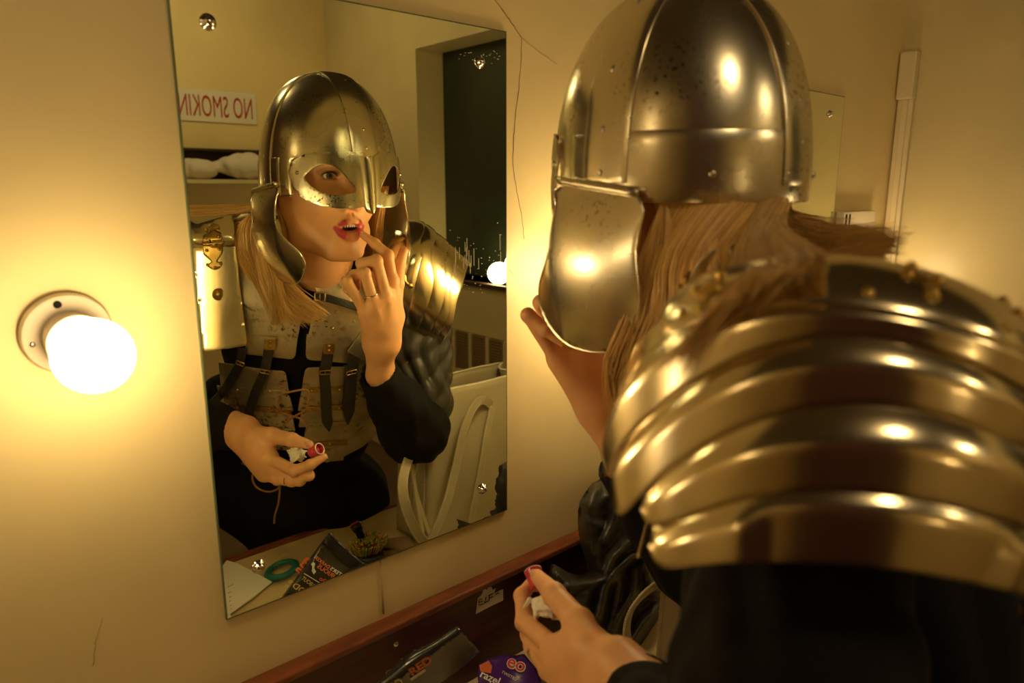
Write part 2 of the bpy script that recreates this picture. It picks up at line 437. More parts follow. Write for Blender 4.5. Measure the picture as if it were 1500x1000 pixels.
# ================================================================ the woman: root, helmet, head, hair
M_steel = mat('worn_bright_steel', (.80, .74, .58), .16, metal=1., noise_amt=.18, noise_scale=10., rough_var=.16, bump=.04, bump_scale=35., lo=.45, hi=.7)
add_spots(M_steel, (.16, .12, .07), scale=230., thr=.36, mask_lo=.52, mask_hi=.66)
M_steel2 = mat('brushed_steel', (.64, .59, .46), .24, metal=1., noise_amt=.2, noise_scale=8., rough_var=.15, bump=.05, bump_scale=30.)
M_dull = mat('dull_grey_steel', (.70, .62, .46), .40, metal=1., noise_amt=.35, noise_scale=16., rough_var=.2, bump=.25, bump_scale=110.)
add_spots(M_dull, (.14, .09, .05), scale=110., thr=.38, width=.08)
M_darkedge = mat('blackened_steel', (.05, .045, .04), .35, metal=1.)
M_brass = mat('old_brass', (.62, .42, .12), .27, metal=1., noise_amt=.4, noise_scale=60., rough_var=.2)
M_skin = mat('skin', (.86, .46, .22), .42, noise_amt=.10, noise_scale=30., bump=.12, bump_scale=420., sss=.12)
M_hair = mat('honey_blonde_hair', (.92, .60, .20), .30, noise_amt=.45, noise_scale=55., spec=.9, lo=.4, hi=.65, stretch=(1, 1, .12))
M_eye = mat('eye_white', (.82, .76, .68), .12, coat=.6)
M_iris = mat('iris_blue_grey', (.14, .17, .17), .15, noise_amt=.5, noise_scale=800., coat=1.)
M_pupil = mat('pupil', (.005, .005, .005), .08, coat=1.)
M_teeth = mat('teeth', (.85, .78, .66), .2)
M_mouth = mat('mouth_inside', (.12, .02, .015), .5)
M_lash = mat('lashes', (.02, .012, .008), .6)

PB = V(.70, -.72, ZF)
person = thing('person', PB, 'woman in steel helmet and plate armour leaning to the mirror, finger at her lip', 'person')
HC = V(.6055, -.366, 0)
def H(x, y, z): return HC+V(x, y, z)
# ---------------------------------------------------------------- helmet
HA, HB, HCZ = .113, .126, .187; HN = 2.35
def helm_at(d, off=0.):
    """point of the dome in direction d from the helmet centre"""
    d = nrm(d); rho = math.sqrt((d[0]/HA)**2+(d[1]/HB)**2); s = (rho**HN+(abs(d[2])/HCZ)**HN)**(-1/HN); return H(*(d*(s+off)))
def helm_tz(th, z, off=0.):
    """th measured from the front, positive towards her right (+x); below the rim the wall turns straight down"""
    q = max(0., 1-(max(z, 0)/HCZ)**HN)**(1/HN)
    flare = 0.
    if z < 0: flare = -z*.10
    a, b = HA*q+off-flare, HB*q+off-flare*.2
    return H(a*math.sin(th), b*math.cos(th), z)
helmet = None
v, f = [], []; NT, NZ = 96, 40
zs = [-.012+ (.012)*i/3 for i in range(3)]+[HCZ*math.sin(PI/2*i/(NZ)) for i in range(NZ)]
for z in zs:
    for k in range(NT): v.append(helm_tz(2*PI*k/NT, z))
v.append(H(0, 0, HCZ)); rows = len(zs)
for i in range(rows-1):
    for k in range(NT): f.append((i*NT+k, i*NT+(k+1) % NT, (i+1)*NT+(k+1) % NT, (i+1)*NT+k))
for k in range(NT): f.append(((rows-1)*NT+k, (rows-1)*NT+(k+1) % NT, len(v)-1))
# open the front below the brow so that the face shows
def keep(fc):
    c = sum(np.asarray(v[i]) for i in fc)/len(fc)-HC
    return not (c[2] < .046 and c[1] > .064)
f = [q for q in f if keep(q)]
helmet = mesh_obj('helmet', v, f, M_steel, person, label='steel helmet with goggle visor')
s_ = helmet.modifiers.new('t', 'SOLIDIFY'); s_.thickness = .0016; s_.offset = -1
def strip(name, rows_, m, parent, thick=.0016, bev=.0004):
    """grid of points (rows of equal length) given thickness"""
    v = [p for r in rows_ for p in r]; n = len(rows_[0]); f = [(i*n+j, i*n+j+1, (i+1)*n+j+1, (i+1)*n+j) for i in range(len(rows_)-1) for j in range(n-1)]
    o = mesh_obj(name, v, f, m, parent); s = o.modifiers.new('t', 'SOLIDIFY'); s.thickness = thick; s.offset = 0
    if bev: bevel(o, bev, 2, 50)
    return o
OFF = .0016
def band_fb(w, off, p0, p1, n=60):
    out = []
    for i in range(n+1):
        ph = p0+(p1-p0)*i/n; row = []
        for j in range(7):
            x = w*(j/3-1); lo, hi = 0., .3
            for _ in range(24):
                r = (lo+hi)/2; yy, zz = r*math.cos(ph), r*math.sin(ph)
                g = ((abs(x)/HA)**2+(yy/HB)**2)**(HN/2)+(abs(zz)/HCZ)**HN
                if g < 1: lo = r
                else: hi = r
            p = V(x, r*math.cos(ph), r*math.sin(ph)); row.append(HC+p+nrm(p)*off)
        out.append(row)
    return out
def band_lr(w, off, p0, p1, n=60, y0=-.005):
    out = []
    for i in range(n+1):
        ph = p0+(p1-p0)*i/n; row = []
        for j in range(7):
            y = y0+w*(j/3-1); lo, hi = 0., .3
            for _ in range(24):
                r = (lo+hi)/2; xx, zz = r*math.cos(ph), r*math.sin(ph)
                g = ((abs(xx)/HA)**2+(y/HB)**2)**(HN/2)+(abs(zz)/HCZ)**HN
                if g < 1: lo = r
                else: hi = r
            p = V(r*math.cos(ph), y, r*math.sin(ph)); row.append(HC+p+nrm(p)*off)
        out.append(row)
    return out
strip('crest_band', band_fb(.0225, OFF*2.0, .27, PI-.02), M_steel, helmet, .0026)
strip('side_band', band_lr(.024, OFF*1.4, .04, PI-.04), M_steel, helmet, .0024)
brow = [[helm_tz(a, z, OFF*.9) for z in (-.012, .0, .012, .024, .036, .048)] for a in [1.25+(2*PI-2.5)*i/64 for i in range(65)]]
strip('brow_band', brow, M_steel, helmet, .0022)
# four panels show as thin lines: the band edges above; the visor is cut with two eye openings
RV = .119
def vmap(u, z):
    """u: arc length round the front from the nose, + towards her right"""
    th = u/RV; o_ = .0042+(.0035*max(0, 1-abs(u)/.03))
    p = helm_tz(th, z, o_); return p
def eye_hole(s):
    P = [(.023, -.003), (.033, .012), (.045, .026), (.058, .035), (.070, .037), (.082, .034), (.092, .027), (.101, .017), (.093, .006), (.082, -.003), (.068, -.0085), (.052, -.010), (.036, -.0085)]
    P = [V(s*a, b) for a, b in P]; return cr_spline(P, 4, True)
vis = [(-.118, .044), (-.10, .052), (-.075, .055), (-.045, .057), (-.030, .058), (0, .046), (.030, .058), (.045, .057), (.075, .055), (.10, .052), (.118, .044), (.128, .026), (.122, .006), (.112, -.010), (.098, -.020), (.078, -.027), (.055, -.031), (.03, -.031), (.012, -.029),
       (-.012, -.029), (-.03, -.031), (-.055, -.031), (-.078, -.027), (-.098, -.020), (-.112, -.010), (-.122, .006), (-.128, .026)]
visor = plate('visor', [V(*p) for p in vis], vmap, M_steel, helmet, holes=[eye_hole(1), eye_hole(-1)], step=.004, thick=.0018, bev=.0004, face_to=H(0, 1, 0))
# nasal: a raised ridge running from the brow to a rounded tip
rows_ = []
for i in range(26):
    t = i/25; z = .050-.090*t; w = .0135-.003*t if t < .86 else .0105*math.sqrt(max(0, 1-((t-.86)/.14)**2))+.0004
    row = []
    for j in range(9):
        x = (j/4-1); row.append(helm_tz(x*w/RV, max(z, -.04), .0060+.0085*(1-x*x)+.003*t))
    rows_.append(row)
strip('nasal', rows_, M_steel, helmet, .0016)
def rivet(p, n, r=.0034, h=.0026, m=None, parent=None, name='rivet'):
    v, f = dome_geo(p, n, r, h, 12); return mesh_obj(name, v, f, m or M_steel2, parent)
def hriv(d, off=.004):
    p = helm_at(d, off); e = 1e-3; n = nrm((p-HC)*V(1/HA**2, 1/HB**2, 1/HCZ**2)); rivet(p-n*.0012, n, parent=helmet)
for ph in (.47, .66, .92, 1.2, 1.62, 1.95, 2.3, 2.6, 2.85): hriv((.008 if ph < 1.7 else -.0, math.cos(ph), math.sin(ph)))
for ph in (.10, .42, .78, 1.15, PI-1.15, PI-.78, PI-.42, PI-.12): hriv((math.cos(ph), -.02 if ph > 1.5 else .0, math.sin(ph)), .0035)
for th in (2.2, 2.75, 3.3, 3.9): 
    p = helm_tz(th, .012, .0025); rivet(p, nrm((p-HC)*V(1, 1, 0)), parent=helmet)
for u, z in ((-.112, .024), (.112, .024), (.003, .043)):
    p = vmap(u, z); rivet(p+nrm((p-HC)*V(1, 1, 0))*.0006, (p-HC)*V(1, 1, 0), parent=helmet)
# cheek guards, hinged at the temples
def cheek(s):
    fl = [(-.046, -.006), (-.050, -.05), (-.052, -.095), (-.040, -.125), (-.018, -.146), (.010, -.155), (.040, -.156), (.064, -.149), (.083, -.133), (.091, -.115), (.086, -.098), (.070, -.082), (.056, -.066), (.050, -.045), (.048, -.02), (.047, .003)]
    P = cr_spline([V(*p) for p in fl], 3, True)
    def cm(y, z):
        t = -z/.155; bul = .016*math.sin(PI*min(max(t, 0), 1))*(1-((y-.01)/.085)**2)
        lip = max(0, y-.052)*.35
        x = -.1165-bul+.020*t*t+lip*.6
        return H(-s*x*1.0 if s > 0 else x, y, z)
    o = plate('cheek_guard', P, cm, M_steel, helmet, step=.006, thick=.0016, bev=.0004, face_to=H(s*1, 0, -.1))
    rim = [cm(*p)+V(s*.0003, 0, 0) for p in P]; v, f = tube_geo(rim, .0015, 6, closed=True); mesh_obj('rolled_rim', v, f, M_steel, helmet)
    a, b = H(s*.1185, -.047, -.004), H(s*.1175, .050, .008)
    v, f = tube_geo([a+(b-a)*i/10 for i in range(11)], [.0042 if i % 2 else .0036 for i in range(11)], 12); mesh_obj('hinge', v, f, M_steel2, helmet)
cheek(-1); cheek(1)
# ---------------------------------------------------------------- head
FX = -.012
def E_(x, y, z): return H(x+FX, y, z)
S = SDF(H(-.13, -.12, -.22), H(.11, .14, .17), .00165)
S.ell(E_(0, -.010, .055), (.078, .094, .098), .02)
S.ell(E_(0, .028, -.02), (.064, .062, .082), .03)
S.ell(E_(0, .055, .035), (.060, .034, .05), .02)
for s in (-1, 1):
    S.chain([E_(s*.060, -.006, -.035), E_(s*.050, .018, -.078), E_(s*.022, .058, -.103)], [.016, .017, .016], .025)
    S.ell(E_(s*.036, .058, -.020), (.024, .022, .022), .03)
    S.ell(E_(s*.066, -.010, .0), (.012, .018, .032), .01)
S.ell(E_(0, .068, -.103), (.020, .016, .015), .022)
S.ell(E_(0, .066, -.064), (.030, .024, .028), .022)
for s in (-1, 1): S.ell(E_(s*.031, .093, .019), (.018, .016, .0125), .014, 'sub')
for s in (-1, 1): S.chain([E_(s*.012, .084, .034), E_(s*.032, .087, .038), E_(s*.050, .073, .034)], [.005, .006, .005], .014)
S.chain([E_(0, .084, .022), E_(0, .098, -.008), E_(0, .105, -.026)], [.0065, .0085, .0098], .014)
for s in (-1, 1): S.ell(E_(s*.0125, .092, -.030), (.0065, .0085, .0065), .007)
for s in (-1, 1): S.ell(E_(s*.0055, .098, -.0375), (.0032, .005, .003), .002, 'sub')
for s in (-1, 1): S.ell(E_(s*.031, .0715, .019), .0138, .008)
for s in (-1, 1): S.chain([E_(s*.0195, .083, .0172), E_(s*.026, .0855, .0195), E_(s*.032, .086, .0205), E_(s*.038, .084, .020), E_(s*.0435, .079, .0185)], [.0012, .0050, .0058, .0048, .0012], .002, 'sub')
# open lips
UL = [(-.0225, .079, -.0600), (-.015, .0885, -.0560), (-.006, .0935, -.0525), (0, .0940, -.0540), (.006, .0935, -.0525), (.015, .0885, -.0560), (.0225, .079, -.0600)]
LL = [(-.0225, .079, -.0620), (-.016, .0845, -.0725), (-.008, .0885, -.0780), (0, .0895, -.0790), (.008, .0885, -.0780), (.016, .0845, -.0725), (.0225, .079, -.0620)]
S.ell(E_(0, .092, -.0640), (.0165, .016, .0065), .004, 'sub')
S.chain([E_(*p) for p in UL], [.0018, .0040, .0050, .0046, .0050, .0040, .0018], .004)
S.chain([E_(*p) for p in LL], [.0018, .0048, .0062, .0066, .0062, .0048, .0018], .004)
S.ell(E_(0, .094, -.0645), (.0140, .015, .0066), .002, 'sub')
for s in (-1, 1): S.ell(E_(s*.003, .0935, -.0475), (.0015, .004, .006), .004, 'add')
NB = V(.615, -.462, -.165)
S.chain([E_(0, -.022, -.03), HC+V(.0, -.05, -.12), NB], [.056, .052, .058], .03)
head_P, head_F = S.mesh(); head_P = smooth_mesh(head_P, head_F, 1, .4)
BODY = [(head_P, head_F)]
for s in (-1, 1):
    c = E_(s*.031, .0712, .019); look = nrm(V(.03, 1, .04))
    v, f = lathe_geo([(.0118*math.sin(a), -.0118*math.cos(a)) for a in [PI*i/20*.999+.0005 for i in range(21)]], c, look, 28)
    eb = mesh_obj('eyeball', v, f, M_eye, person)
    v, f = lathe_geo([(.0001, .01225), (.003, .0120), (.0056, .0111), (.0060, .0104)][::-1], c, look, 28); mesh_obj('iris', v, f, M_iris, eb)
    v, f = lathe_geo([(.0001, .01245), (.0023, .01225), (.0024, .0119)][::-1], c, look, 20); mesh_obj('pupil', v, f, M_pupil, eb)
    L_ = MB()
    for i in range(26):
        t = i/25; x = .0185+.0255*t; z = .0195+.0060*math.sin(PI*t)**.7; y = .0835+.0035*math.sin(PI*t)-.004*t*t
        a = E_(s*x, y, z); b = a+V(s*(.004*(t-.35)), .0055, .0035); v, f = tube_geo([a, (a+b)/2+V(0, .0008, -.0010), b], [.00035, .0003, .0001], 4); L_.add(v, f)
    for i in range(18):
        t = i/17; x = .021+.022*t; z = .0160-.0022*math.sin(PI*t); y = .0835+.003*math.sin(PI*t)-.004*t*t
        a = E_(s*x, y, z); b = a+V(s*(.003*(t-.35)), .003, -.0022); v, f = tube_geo([a, b], [.00025, .0001], 4); L_.add(v, f)
    v, f = tube_geo([E_(s*(.0185+.0265*i/12), .0836+.0036*math.sin(PI*i/12)-.004*(i/12)**2, .0193+.0062*math.sin(PI*i/12)**.7) for i in range(13)], [.0003+.0005*math.sin(PI*i/12) for i in range(13)], 5); L_.add(v, f)
    L_.build('eyelashes', M_lash, person)
    B_ = MB()
    for i in range(46):
        t = i/45; a = E_(s*(.012+.042*t), .0905+.002*math.sin(PI*t)-.016*t*t, .0375+.007*math.sin(PI*min(t*1.2, 1)*.8)+random.uniform(-.0022, .0022)); b = a+V(s*.005, -.0002, .002*(1-2*t)); v, f = tube_geo([a, b], [.0003, .0001], 4); B_.add(v, f)
    B_.build('eyebrow', mat('brow_hair', (.12, .06, .02), .6) if s < 0 else MATS['brow_hair'], person)
T_ = MB()
for i in range(-4, 5):
    x = i*.0042; y = .0845-.06*abs(x)-18*x*x; T_.add(*lathe_geo([(.0001, -.0040), (.0017, -.0038), (.0021, 0), (.0019, .004), (.0001, .0042)], E_(x, y+.001, -.0590), (0, 0, 1), 10, sy=.7))
T_.build('upper_teeth', M_teeth, person)
T_ = MB()
for i in range(-4, 5):
    x = i*.0034; y = .0835-.06*abs(x)-18*x*x; T_.add(*lathe_geo([(.0001, -.0040), (.0014, -.0038), (.0017, 0), (.0015, .0032), (.0001, .0034)], E_(x, y, -.0725), (0, 0, 1), 10, sy=.7))
T_.build('lower_teeth', M_teeth, person)

# ---------------------------------------------------------------- hair
def rim_pt(th, off=-.006, z=.004): return helm_tz(th, z, off)
def gd(root, pts): return [root]+[np.asarray(p) for p in pts]
def X_(u, v, x): return dpt(u, v, 0, x)
def Y_(u, v, y): return mpt(u, v, 1, y)
# th: front 0, her left side -pi/2, back -pi
G = [
 gd(rim_pt(-1.95), [Y_(386, 320, -.425), Y_(391, 375, -.42), Y_(425, 425, -.392), Y_(476, 462, -.375)]),
 gd(rim_pt(-2.0), [Y_(380, 325, -.43), Y_(381, 380, -.425), Y_(405, 435, -.40), Y_(450, 470, -.385)]),
 gd(rim_pt(-2.05), [Y_(375, 325, -.44), Y_(373, 380, -.435), Y_(388, 432, -.41), Y_(420, 472, -.395)]),
 gd(rim_pt(-2.10), [X_(938, 370, .492), X_(918, 450, .490), X_(893, 525, .495), X_(905, 590, .500)]),
 gd(rim_pt(-2.25), [X_(950, 370, .500), X_(935, 460, .495), X_(905, 550, .498), X_(928, 635, .505)]),
 gd(rim_pt(-2.45), [X_(985, 370, .498), X_(975, 460, .493), X_(945, 560, .505), X_(935, 650, .508)]),
 gd(rim_pt(-2.70), [X_(1020, 370, .495), X_(1012, 460, .487), X_(985, 550, .495), X_(950, 640, .510)]),
 gd(rim_pt(-2.95), [X_(1050, 360, .505), X_(1048, 440, .485), X_(1020, 530, .490), X_(985, 600, .520)]),
 gd(rim_pt(-3.20), [X_(1085, 345, .525), X_(1092, 400, .495), X_(1068, 460, .480), X_(1035, 520, .480)]),
 gd(rim_pt(-3.45), [X_(1115, 335, .550), X_(1135, 378, .505), X_(1125, 420, .480), X_(1085, 470, .47)]),
]
G2 = [
 gd(rim_pt(-3.20), [X_(1110, 345, .575), X_(1160, 392, .53), X_(1225, 382, .50), X_(1300, 372, .50)]),
 gd(rim_pt(-3.40), [X_(1130, 325, .600), X_(1175, 368, .57), X_(1240, 366, .55), X_(1310, 362, .54)]),
 gd(rim_pt(-3.60), [X_(1148, 312, .625), X_(1190, 345, .61), X_(1250, 353, .60), X_(1325, 357, .59)]),
 gd(rim_pt(-3.85), [X_(1158, 304, .650), X_(1200, 325, .66), X_(1255, 342, .66), X_(1312, 346, .66)]),
]
def lg_hit(u, v, off):
    """point on her left shoulder guard seen through a pixel"""
    A0 = V(.415, -.615, -.12); dd = nrm((-.46, -.2, -.87)); r_ = ray(u, v); best = (9, .4)
    for i in range(600):
        t = .2+i*.001; q = CAMP+r_*t-A0; l = q@dd; rad = np.linalg.norm(q-l*dd)
        s = (math.sqrt((rad/(.105+off))**2+(l/(.056+off))**2)-1)*.1 if l < 0 else rad-.105-off
        if s < best[0]: best = (s, t)
        if s < 0: break
    return CAMP+r_*best[1]
G4 = [
 gd(rim_pt(-2.90), [X_(1080, 360, .50), lg_hit(1065, 430, .024), lg_hit(1030, 480, .022), lg_hit(985, 550, .020)]),
 gd(rim_pt(-3.10), [X_(1110, 345, .50), lg_hit(1110, 400, .024), lg_hit(1075, 445, .022), lg_hit(1020, 505, .020)]),
 gd(rim_pt(-3.30), [X_(1135, 335, .52), lg_hit(1160, 385, .024), lg_hit(1125, 420, .022), lg_hit(1060, 465, .020)]),
 gd(rim_pt(-3.50), [X_(1150, 325, .55), lg_hit(1205, 372, .024), lg_hit(1180, 395, .021), lg_hit(1110, 432, .018)]),
]
G5 = [gd(rim_pt(t_, -.012), [H(.085*math.sin(t_), .085*math.cos(t_)-.01, -.05), H(.07*math.sin(t_), .07*math.cos(t_)-.03, -.10), H(.075*math.sin(t_)-.01, .07*math.cos(t_)-.045, -.15), H(.08*math.sin(t_)-.02, .07*math.cos(t_)-.05, -.20)]) for t_ in (-2.0, -2.35, -2.7, -3.05, -3.4, -3.75, -4.1, -4.4)]
G3 = [gd(rim_pt(1.35), [H(.100, .01, -.06), H(.098, .0, -.12), H(.085, -.01, -.18), H(.08, -.02, -.22)]),
      gd(rim_pt(1.75), [H(.105, -.03, -.06), H(.11, -.04, -.12), H(.11, -.05, -.17), H(.12, -.06, -.20)]),
      gd(rim_pt(2.2), [H(.085, -.075, -.05), H(.095, -.085, -.10), H(.10, -.10, -.14), H(.12, -.12, -.16)])]
def hair_block(G, n, thick, jit, m=12, rad=.00048, lseed=0, short=.80):
    r = np.random.default_rng(11+lseed); Gs = [np.array(cr_spline(g, 6)) for g in G]; nn = len(Gs[0])
    Vv, Ff = [], []
    clump = [(r.uniform(0, len(G)-1), r.normal(0, 1, 3)) for _ in range(60)]
    tcur = np.linspace(0, nn-1.001, m)
    for k in range(n):
        s = r.uniform(0, len(G)-1.001); cs, cv = clump[r.integers(0, 60)]
        i = int(s); w = s-i; w = w*w*(3-2*w)*.4+w*.6
        dep = r.uniform(0, 1); ln = r.uniform(short, 1.0) if r.uniform() < (.35 if short > .7 else .8) else r.uniform(.93, 1.03)
        ph = r.uniform(0, 6.28); amp = r.uniform(.0005, .0022)
        P = []
        for j, t in enumerate(tcur):
            t2 = min(t*ln, nn-1.001); a = int(t2); q = t2-a
            p = (Gs[i][a]*(1-q)+Gs[i][a+1]*q)*(1-w)+(Gs[i+1][a]*(1-q)+Gs[i+1][a+1]*q)*w
            inward = nrm(HC+V(0, -.03, p[2])-p)*thick*dep
            tt = j/(m-1)
            P.append(p+inward*(.3+.7*min(1, tt*2.5))*(1-.6*tt)+r.normal(0, 1, 3)*0+cv*jit*tt*tt+V(math.sin(ph+tt*5), math.cos(ph*1.7+tt*4), 0)*amp*tt)
        v, f = tube_geo(P, [rad*(1-.75*(j/(m-1))**3) for j in range(m)], 3, caps=False)
        n0 = len(Vv); Vv += v; Ff += [tuple(x+n0 for x in q_) for q_ in f]
    return Vv, Ff
Hv, Hf, Hsid = [], [], []
for args in ((G, 4600, .022, .006, 13, .00062, 0), (G5, 2600, .010, .003, 9, .0008, 4), (G2, 1500, .014, .006, 12, .00055, 1, .55), (G4, 350, .008, .004, 12, .0006, 3, .8), (G3, 700, .02, .005, 9, .0006, 2)):
    v, f = hair_block(*args); n0 = len(Hv); s0 = (Hsid[-1]+1) if Hsid else 0; per = args[4]*3; Hsid += [s0+q//per for q in range(len(v))]; Hv += v; Hf += [tuple(x+n0 for x in q) for q in f]
hair = mesh_obj('hair', np.array(Hv), np.array(Hf), M_hair, person, label='long loose honey-blonde hair')
pv = len(Hv); tone = np.zeros((pv, 4), np.float32); r_ = np.random.default_rng(4); A_ = np.array(Hv); i = 0
sid = np.array(Hsid); tv = r_.beta(1.6, 1.6, sid.max()+1); bandn = np.sin(A_[:, 0]*130+A_[:, 1]*90)*.18
t_ = np.clip(tv[sid]+bandn, 0, 1)[:, None]; tone[:, :3] = np.array([.56, .31, .095])*(1-t_)+np.array([1., .68, .25])*t_; tone[:, 3] = 1
at = hair.data.color_attributes.new('tone', 'FLOAT_COLOR', 'POINT'); at.data.foreach_set('color', tone.ravel())
nt = M_hair.node_tree; a = nt.nodes.new('ShaderNodeAttribute'); a.attribute_name = 'tone'; nt.links.new(a.outputs['Color'], nt.nodes['Principled BSDF'].inputs['Base Color'])
# ================================================================ armour
M_strap = mat('black_leather_strap', (.030, .026, .020), .30, bump=.5, bump_scale=500., spec=.7, noise_amt=.4, noise_scale=40.)
M_lace = mat('tan_leather_lace', (.46, .22, .06), .6, noise_amt=.3, noise_scale=60.)
M_cloth = mat('black_cotton', (.006, .005, .0045), .85, bump=.4, bump_scale=300., spec=.25)
M_satin = mat('black_satin', (.040, .036, .028), .46, spec=.55, bump=.5, bump_scale=45., noise_amt=.3)
M_lame = mat('polished_lame_steel', (.86, .76, .54), .15, metal=1., noise_amt=.18, noise_scale=7., rough_var=.12, bump=.03, bump_scale=20.)
def pauldron_fn(A0, d, R, cam, hc):
    A0 = np.asarray(A0, float); d = nrm(d); w = np.asarray(cam, float)-A0; x = nrm(w-(w@d)*d); y = np.cross(d, x)
    def S_(ph, L, off=0.):
        a = math.radians(ph); rd = x*math.cos(a)+y*math.sin(a)
        if L < 0:
            th = min(-L/R, PI/2); return A0+rd*(R*math.cos(th)+off*math.cos(th))-d*((hc+off)*math.sin(th))
        return A0+d*L+rd*(R+off)
    return S_
def lame(name, S_, up, lo, p0, p1, parent, base, flare=.007, m=None, bulge=.003, rnd=10, nt=12, step=3.0, lap=.018, vis=False):
    """one curved plate: from just under the plate above down to its own lower edge"""
    rows = []; n = int(abs(p1-p0)/step)
    for i in range(n+1):
        ph = p0+(p1-p0)*i/n; e = min(abs(ph-p0), abs(p1-ph)); row = []
        a, b = up(ph)-lap, lo(ph)
        cut = 0
        if e < rnd: q = 1-e/rnd; cut = (1-math.sqrt(max(0, 1-q*q)))
        b = b-cut*min(.016, (b-a)*.3); a = a+cut*.006
        for j in range(nt+1):
            t = j/nt
            if vis:
                t0 = lap/(b-a+1e-9); tv = max(0, (t-t0)/(1-t0)); wv = max(b-a-lap, .012); hh_ = .14 if wv < .029 or lo is not cE else .07; tp = .5 if hh_ > .1 else .25; g = hh_*wv*(1-((tp-tv)/tp)**2) if tv < tp else hh_*wv-.36*wv*(tv-tp); row.append(S_(ph, a+(b-a)*t, base+g+.002)); continue
            row.append(S_(ph, a+(b-a)*t, base+flare*t**1.5+bulge*math.sin(PI*t)))
        rows.append(row)
    o = strip(name, rows, m or M_lame, parent, .0016, .0004)
    return o
def curve(pts):
    px = [p[0] for p in pts]; py = [p[1] for p in pts]
    def f(x):
        s = 0
        for dx in (-9, -4.5, 0, 4.5, 9): s += float(np.interp(x+dx, px, py))
        return s/5
    return f
# --- her left shoulder guard (nearest the camera)
SL = pauldron_fn((.415, -.615, -.12), (-.46, -.2, -.87), .105, (0, -.8, 0), .056)
cA = curve([(-150, .03), (-90, .0), (-60, -.008), (-32, -.012), (-14, -.016), (2, -.015), (20, -.011), (43, .005), (62, .024), (75, .048), (95, .06)])
cB = curve([(-150, .06), (-90, .03), (-60, .014), (-44, .010), (-23, .004), (-7, .002), (10, .008), (28, .026), (50, .052), (76, .078), (95, .09)])
cC = curve([(-150, .085), (-90, .05), (-61, .035), (-33, .033), (-16, .031), (0, .037), (16, .048), (35, .073), (52, .101), (95, .125)])
cD = curve([(-150, .115), (-90, .085), (-62, .071), (-25, .070), (-10, .072), (6, .078), (22, .089), (36, .102), (60, .12), (95, .15)])
cE = curve([(-150, .140), (-90, .110), (-63, .099), (-35, .100), (-19, .101), (-3, .105), (12, .111), (34, .121), (60, .14), (95, .17)])
top = curve([(-180, -.135), (180, -.135)])
lg = lame('shoulder_guard', SL, top, cA, -112, 45, person, .012, flare=.002, m=M_lame, bulge=.002, nt=16, lap=0)
lg['label'] = 'plated guard on her left shoulder'
for k, (u_, l_) in enumerate(((cA, cB), (cB, cC), (cC, cD), (cD, cE))):
    lame('lame', SL, u_, l_, -100, [82, 60, 44, 40][k], lg, [.0110, .0080, .0050, .0020][k], vis=True, nt=18)
# brass hinges and studs riveted over the top plate
def brass_on(S_, ph0, L0, w, h, parent, off=.0165, ang=0.):
    P = [(-.5, 0), (-.42, .12), (-.15, .22), (-.10, .42), (-.2, .5), (0, .62), (.2, .5), (.10, .42), (.15, .22), (.42, .12), (.5, 0), (.42, -.12), (.15, -.22), (.10, -.42), (.2, -.5), (0, -.62), (-.2, -.5), (-.10, -.42), (-.15, -.22), (-.42, -.12)]
    P = [V(a*w, b*h) for a, b in P]
    plate('hinge', P, lambda a, b: S_(ph0+math.degrees(a/.105), L0+b, off), M_brass, parent, step=.006, thick=.0016, label='brass hinge')
    for a, b in ((-.36*w, 0), (.36*w, 0), (0, .45*h), (0, -.45*h)):
        p = S_(ph0+math.degrees(a/.105), L0+b, off+.001); q = S_(ph0+math.degrees(a/.105), L0+b, off+.01); rivet(p, q-p, .0032, .0026, M_brass, parent)
for ph0, L0 in ((30, -.032), (8, -.054), (-22, -.052), (-54, -.046)): brass_on(SL, ph0, L0, .020, .040, lg, off=.0150)
for ph0 in (-70, -40, -8, 14, 36): 
    p = SL(ph0, cA(ph0)-.012, .0150); q = SL(ph0, cA(ph0)-.012, .03); rivet(p, q-p, .0030, .0020, M_brass, lg)
# --- her right shoulder guard, seen only in the glass
SRt = pauldron_fn((.75, -.38, -.15), (.75, .2, -.6), .088, (0, .8, 0), .055)
c1 = curve([(-70, .066), (-56, .059), (-9, .014), (24, -.011), (39, -.03), (90, -.02), (130, .02)])
c2 = curve([(-70, .09), (-50, .081), (-10, .053), (11, .037), (33, .004), (90, .01), (130, .05)])
c3 = curve([(-70, .115), (-63, .11), (-34, .096), (-2, .077), (22, .055), (40, .036), (90, .04), (130, .08)])
c4 = curve([(-70, .127), (-53, .121), (-30, .114), (-5, .099), (14, .070), (40, .06), (90, .07), (130, .10)])
c5 = curve([(-70, .151), (-29, .128), (-7, .115), (3, .100), (40, .09), (90, .10), (130, .12)])
rg = lame('shoulder_guard', SRt, curve([(-180, -.09), (180, -.09)]), c1, -58, 125, person, .010, flare=.003, m=M_lame, bulge=.002, lap=0)
rg['label'] = 'plated guard on her right shoulder'
for k, (u_, l_) in enumerate(((c1, c2), (c2, c3), (c3, c4), (c4, c5))):
    lame('lame', SRt, u_, l_, [-56, -62, -58, -64][k], 125, rg, [.0065, .0045, .003, .001][k], flare=[.005, .006, .006, .005][k], bulge=.003, rnd=12)
brass_on(SRt, -8, -.022, .024, .055, rg, off=.0145)

